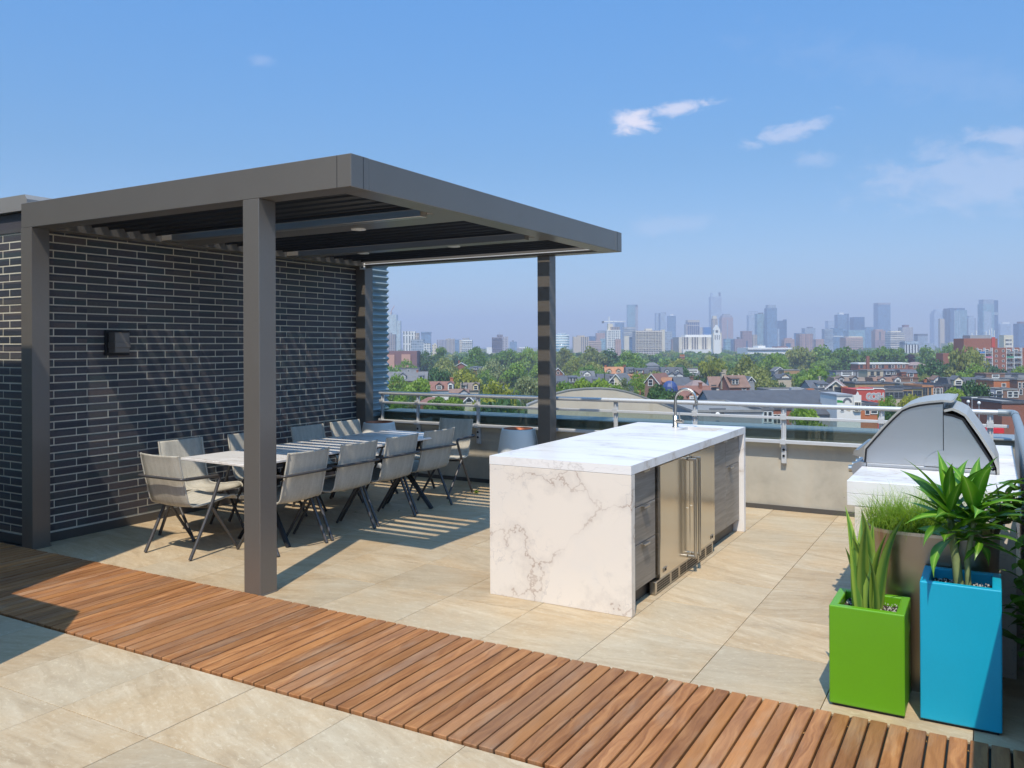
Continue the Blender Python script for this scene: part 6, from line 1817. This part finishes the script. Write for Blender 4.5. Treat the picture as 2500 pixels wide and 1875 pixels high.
TR = [  # label, x0, x1, top row, foliage, sparse
 ('round green tree poking up before the lavender slabs', 1064, 1092, 847, 'mid', 0), ('green tree left of the low white roof house', 1150, 1178, 846, 'mid', 0),
 ('dark tree at the wall edge below the maroon building', 940, 974, 870, 'dark', 0), ('pale green spreading tree below the maroon building', 968, 1017, 878, 'bright', 0),
 ('tall blue green tree before the white tower with grid crown', 1012, 1058, 857, 'dark', 0), ('wide dusky tree between maroon building and white blocks', 985, 1022, 862, 'mid', 0),
 ('hazy olive tree below the cream gabled block', 1058, 1114, 877, 'olive', 0), ('broad grey green tree below the bluish slab', 1126, 1192, 857, 'mid', 0),
 ('wide green tree left below the dark lavender office', 1196, 1240, 862, 'mid', 0), ('rounded green tree below the dark lavender office', 1222, 1268, 853, 'mid', 0),
 ('large bright green tree touching the far pergola post', 1262, 1318, 850, 'bright', 0), ('pale loose crowned tree in the middle of the left stretch', 1170, 1236, 878, 'pale', 0),
 ('yellow green tree before the far pergola post', 1228, 1290, 886, 'bright', 0), ('grey tree with visible branches in the left stretch', 1190, 1226, 896, 'pale', 1),
 ('dark green round tree above the red brown roof, left stretch', 1038, 1100, 900, 'dark', 0), ('flat topped yellow green tree behind the blue spruce', 1104, 1175, 903, 'yellow', 0),
 ('bright green tree against the cladding, left of a pair', 940, 1000, 914, 'bright', 0), ('bright green tree with dark gaps, right of a pair by the cladding', 990, 1050, 924, 'bright', 0),
 ('big bright tree just above the handrail left of the far post', 1160, 1272, 935, 'yellow', 0), ('grey green loose tree beside the far pergola post', 1262, 1320, 920, 'pale', 0),
 ('olive tree right of the far pergola post under the round tower', 1350, 1402, 850, 'olive', 0), ('yellowish round tree behind the small brick gable', 1374, 1422, 872, 'yellow', 0),
 ('large pale green tree below the tan block', 1410, 1480, 848, 'olive', 0), ('dark blue green tree below the dark condominium', 1462, 1522, 853, 'dark', 0),
 ('flat topped olive tree above the grey arched dormer house', 1424, 1480, 884, 'olive', 0), ('wide deep green tree left of the white gridded slab', 1502, 1576, 861, 'mid', 0),
 ('yellowish tree above the dark mansard row', 1632, 1678, 876, 'yellow', 0), ('green tree left of the yellowish one above the mansard row', 1604, 1640, 882, 'mid', 0),
 ('dark bush like tree line before the barrel hall', 1394, 1450, 924, 'bright', 0), ('bright low tree behind the curved hall roof', 1438, 1496, 926, 'bright', 0),
 ('low green tree at the right shoulder of the barrel hall', 1484, 1534, 938, 'bright', 0),
 ('leafy bush between far pergola post and barrel hall roof', 1348, 1402, 932, 'mid', 0), ('sparse grey branched tree before the cream gabled house', 1500, 1538, 921, 'pale', 1),
 ('light green tree left of the brick gable house', 1534, 1574, 908, 'bright', 1), ('dark leafy tree below the blue dome, left side', 1578, 1628, 940, 'dark', 0),
 ('dark tree under the blue dome', 1612, 1666, 952, 'dark', 0), ('small yellow green tree behind the long red brown slope', 1604, 1622, 910, 'yellow', 0),
 ('small green tree between mansard row and charcoal roof', 1670, 1697, 906, 'bright', 0), ('big round olive green tree behind the brown roofed pair', 1704, 1784, 874, 'yellow', 0),
 ('large loose pale tree behind the brick house with dormer', 1772, 1866, 873, 'olive', 0), ('big grey green tree right of the brick house', 1820, 1900, 900, 'olive', 0),
 ('vivid green tree above the small grey gables', 1858, 1926, 864, 'bright', 0), ('dark teal tree patch below the vivid green one', 1872, 1912, 880, 'dark', 0),
 ('tall pale green tree, left of the big right hand group', 1920, 1992, 848, 'olive', 0), ('tall green tree, middle of the big right hand group', 1975, 2046, 844, 'mid', 0),
 ('tall green tree with dark shade, right of the big group', 2030, 2102, 849, 'mid', 0), ('bright green tree above the charcoal roofed house', 1960, 2042, 896, 'bright', 0),
 ('olive tree left of the tan flat roof', 1896, 1944, 920, 'olive', 0), ('green tree above the tan flat roof', 1930, 1984, 910, 'mid', 0),
 ('dark green tree behind the school', 2128, 2180, 847, 'mid', 0), ('bushy tree left behind the school chimney', 2090, 2136, 857, 'mid', 0),
 ('green tree right behind the school', 2176, 2212, 850, 'mid', 0), ('dark purple leaved tree right of the school', 2212, 2232, 864, 'purple', 0),
 ('hazy tree under the grey capped office', 2240, 2294, 846, 'mid', 0), ('rounded tree under the slim brown tower', 2290, 2360, 841, 'mid', 0),
 ('dark green tree above the house with hipped dormer', 2244, 2318, 881, 'dark', 0), ('tall olive tree hiding the brick apartment wing', 2318, 2402, 850, 'olive', 0),
 ('bright low tree before the brick apartment block', 2340, 2410, 890, 'bright', 0), ('dark low trees at the foot of the apartment block', 2390, 2454, 894, 'dark', 0),
 ('bright bush at the right edge below the apartment block', 2472, 2510, 894, 'bright', 0), ('dense dark green round tree before the dark roofed row', 2342, 2412, 931, 'dark', 0),
 ('light green small tree left of the dense dark round one', 2314, 2352, 946, 'bright', 0), ('pale blossoming tree between the dormers of the dark row', 2362, 2388, 925, 'pale', 1),
 ('pale thin tree left of the dense dark round one', 2328, 2352, 930, 'pale', 1), ('low green tree before the beige shop front', 2136, 2196, 970, 'bright', 0),
 ('low yellow green tree before the yellow shop front', 2190, 2256, 964, 'yellow', 0), ('bushy green tree seen through the railing left of the mural house', 1926, 2004, 992, 'bright', 0),
 ('leafy tree between the rails near the grill hood', 2152, 2204, 992, 'dark', 0), ('green tree seen through the rails at the left end', 944, 1000, 966, 'bright', 0),
 ('tree seen through the rails below the red brown roofs', 1036, 1092, 970, 'mid', 0), ('tree seen through the rails beside the cream gable', 1086, 1136, 968, 'bright', 0),
 ('dark full tree seen through the rails left of the barrel hall', 1164, 1300, 972, 'dark', 0), ('low green tree before the white van', 2424, 2448, 962, 'mid', 0),
 ('green tree far right below the red corner building', 2476, 2512, 954, 'bright', 0), ('olive tree between long tan wall and brown dormer row', 2236, 2282, 916, 'olive', 0),
 ('tree behind the brown brick house with yellow dormer', 1150, 1186, 922, 'mid', 0)]
NEARER = {'tall olive tree hiding the brick apartment wing': 400, 'bright low tree before the brick apartment block': 380, 'dark low trees at the foot of the apartment block': 420, 'bright bush at the right edge below the apartment block': 420,
 'dark bush like tree line before the barrel hall': 215, 'bright low tree behind the curved hall roof': 212, 'leafy bush between far pergola post and barrel hall roof': 210, 'low green tree at the right shoulder of the barrel hall': 205, 'sparse grey branched tree before the cream gabled house': 235,
 'light green tree left of the brick gable house': 255, 'dark leafy tree below the blue dome, left side': 200, 'dark tree under the blue dome': 186, 'bright green tree against the cladding, left of a pair': 300,
 'bright green tree with dark gaps, right of a pair by the cladding': 250, 'dark green round tree above the red brown roof, left stretch': 340, 'flat topped yellow green tree behind the blue spruce': 320,
 'big bright tree just above the handrail left of the far post': 195, 'grey green loose tree beside the far pergola post': 250, 'green tree seen through the rails at the left end': 160,
 'tree seen through the rails below the red brown roofs': 165, 'tree seen through the rails beside the cream gable': 160, 'dark full tree seen through the rails left of the barrel hall': 168,
 'bushy green tree seen through the railing left of the mural house': 140, 'low green tree before the beige shop front': 185, 'low yellow green tree before the yellow shop front': 188,
 'dense dark green round tree before the dark roofed row': 215, 'light green small tree left of the dense dark round one': 200, 'leafy tree between the rails near the grill hood': 150}
for (lb, x0, x1, yt, kd, spz) in TR:
    tree(lb, x0, x1, yt, kd, bool(spz), NEARER.get(lb))
tree('blue spruce standing before the brownish house, left stretch', 1119, 1138, 934, 'blue', spr=True, d=250, nm='spruce_tree')
tree('small dark spruce before the dark roof with blue window', 1470, 1482, 914, 'dark', spr=True, d=345, nm='spruce_tree')
used_labels = set()
WORD_ = {'mid': 'green', 'dark': 'dark green', 'olive': 'olive', 'bright': 'light green', 'yellow': 'yellow green'}
def near_label(u, yt, kd, wpx, things_, rel):
    """name a tree by its colour and by what it stands below or beside"""
    c = sorted(things_, key=lambda q: abs((q[0] + q[1]) / 2 - u) + (.6 * abs(q[2] - yt) if rel == 'by' else 0))[:7]
    for q in c:
        m = (q[0] + q[1]) / 2
        side = 'left of' if u < q[0] else 'right of' if u > q[1] else ('below' if rel == 'below' or yt > q[2] else 'above')
        for size in ('', 'wide ' if wpx > 40 else 'slim ' if wpx < 22 else 'rounded '):
            lb = '%s%s tree %s the %s' % (size, WORD_[kd], side, q[4])
            if len(lb.split()) <= 16 and lb not in used_labels:
                used_labels.add(lb)
                return lb
    return None
# more street trees of the same kind behind and between, not told apart in the photograph
for i in range(110):
    d = 400 * (2.6 ** random.random())
    u = random.uniform(930, 2520)
    hh = random.uniform(10, 15.5)
    p = at(u, 838, d)
    wpx = random.uniform(9, 14) * FPX / d
    yt = 838 + (u - 1250) * .0044 + (25.65 - hh) * FPX / d
    kd = random.choice(['mid', 'mid', 'dark', 'olive', 'bright'])
    tree(near_label(u, yt, kd, wpx, TOWERS, 'below'), u - wpx / 2, u + wpx / 2, yt, kd, False, d, grp='hazy tree belt below the skyline')
# garden trees standing among the houses
for i in range(110):
    u = random.choice([random.uniform(935, 1340), random.uniform(1345, 1700), random.uniform(1700, 2010)])
    d = random.uniform(178, 430)
    hh = random.uniform(6.5, 10.5)
    wpx = random.uniform(7, 11) * FPX / d
    yt = 838.4 + (u - 1250) * .0044 + (25.65 - hh) * FPX / d
    if 1655 < u < 1840 and d < 275 or 1290 < u < 1660 and d < 195:
        continue
    kd = random.choice(['mid', 'bright', 'bright', 'olive', 'yellow', 'dark'])
    tree(near_label(u, yt, kd, wpx, HOUSES, 'by'), u - wpx / 2, u + wpx / 2, yt, kd, False, d, grp='garden trees among the houses')
# the far wooded belt that reads as one mass
base = [crown_mesh(300 + i, 260, 9, .6, .26) for i in range(4)]
for (kd, num) in (('mid', 560), ('dark', 330), ('olive', 300), ('bright', 160)):
    vs, tot = [], 0
    for i in range(num):
        d = 720 * (3.8 ** random.random())
        u = random.uniform(880, 2560)
        p = at(u, 838, d)
        hh = random.uniform(9, 15.5); rr = random.uniform(6, 11)
        v, n = base[i % 4]
        a = random.uniform(0, 6.28)
        Rm = np.array([[math.cos(a), -math.sin(a), 0], [math.sin(a), math.cos(a), 0], [0, 0, 1]])
        vs.append((v * np.array([rr, rr, hh * .62])) @ Rm.T + np.array([p.x, p.y, GZ + hh * .55])); tot += n
    o = link(bpy.data.objects.new('far_woodland', quads_mesh('far_woodland', np.concatenate(vs), tot, LF[kd]))); o['kind'] = 'stuff'

# ---------------------------------------------------------------- streets between the houses
M['asphalt'] = simple('street_asphalt', (0.06, 0.06, 0.062), 0.9, var=.2, scale=.3)
M['pave'] = simple('street_pavement', (0.28, 0.27, 0.25), 0.9, var=.15, scale=.4)
for d in (142, 186, 246, 320, 410):
    c = at(1700, 838, d)
    for (nm, a, b, z, m) in (('street', -3.6, 3.6, .02, 'asphalt'), ('pavement', 3.6, 5.4, .13, 'pave'), ('pavement', -5.4, -3.6, .13, 'pave')):
        mb = MB().box(-420, 420, a, b, -.3, z).build(nm, M[m])
        mb.location = (c.x, c.y, GZ); mb.rotation_euler = (0, 0, YAW); mb['kind'] = 'structure'

# ---------------------------------------------------------------- the summer haze over the city
hm = bpy.data.materials.new('summer_haze')
hm.use_nodes = True
ht = hm.node_tree
ht.nodes.clear()
hv = nd(ht, 'ShaderNodeVolumePrincipled', {'Color': (0.74, 0.80, 1.0, 1), 'Density': HAZE, 'Anisotropy': 0.0})
ho = nd(ht, 'ShaderNodeOutputMaterial', {'Volume': hv.outputs[0]})
c = Vector((0, 0, 0))
hz = MB().box(c.x - 7000, c.x + 7000, c.y - 7000, c.y + 7000, GZ - 1, 268).build('haze', hm)
hz['kind'] = 'stuff'
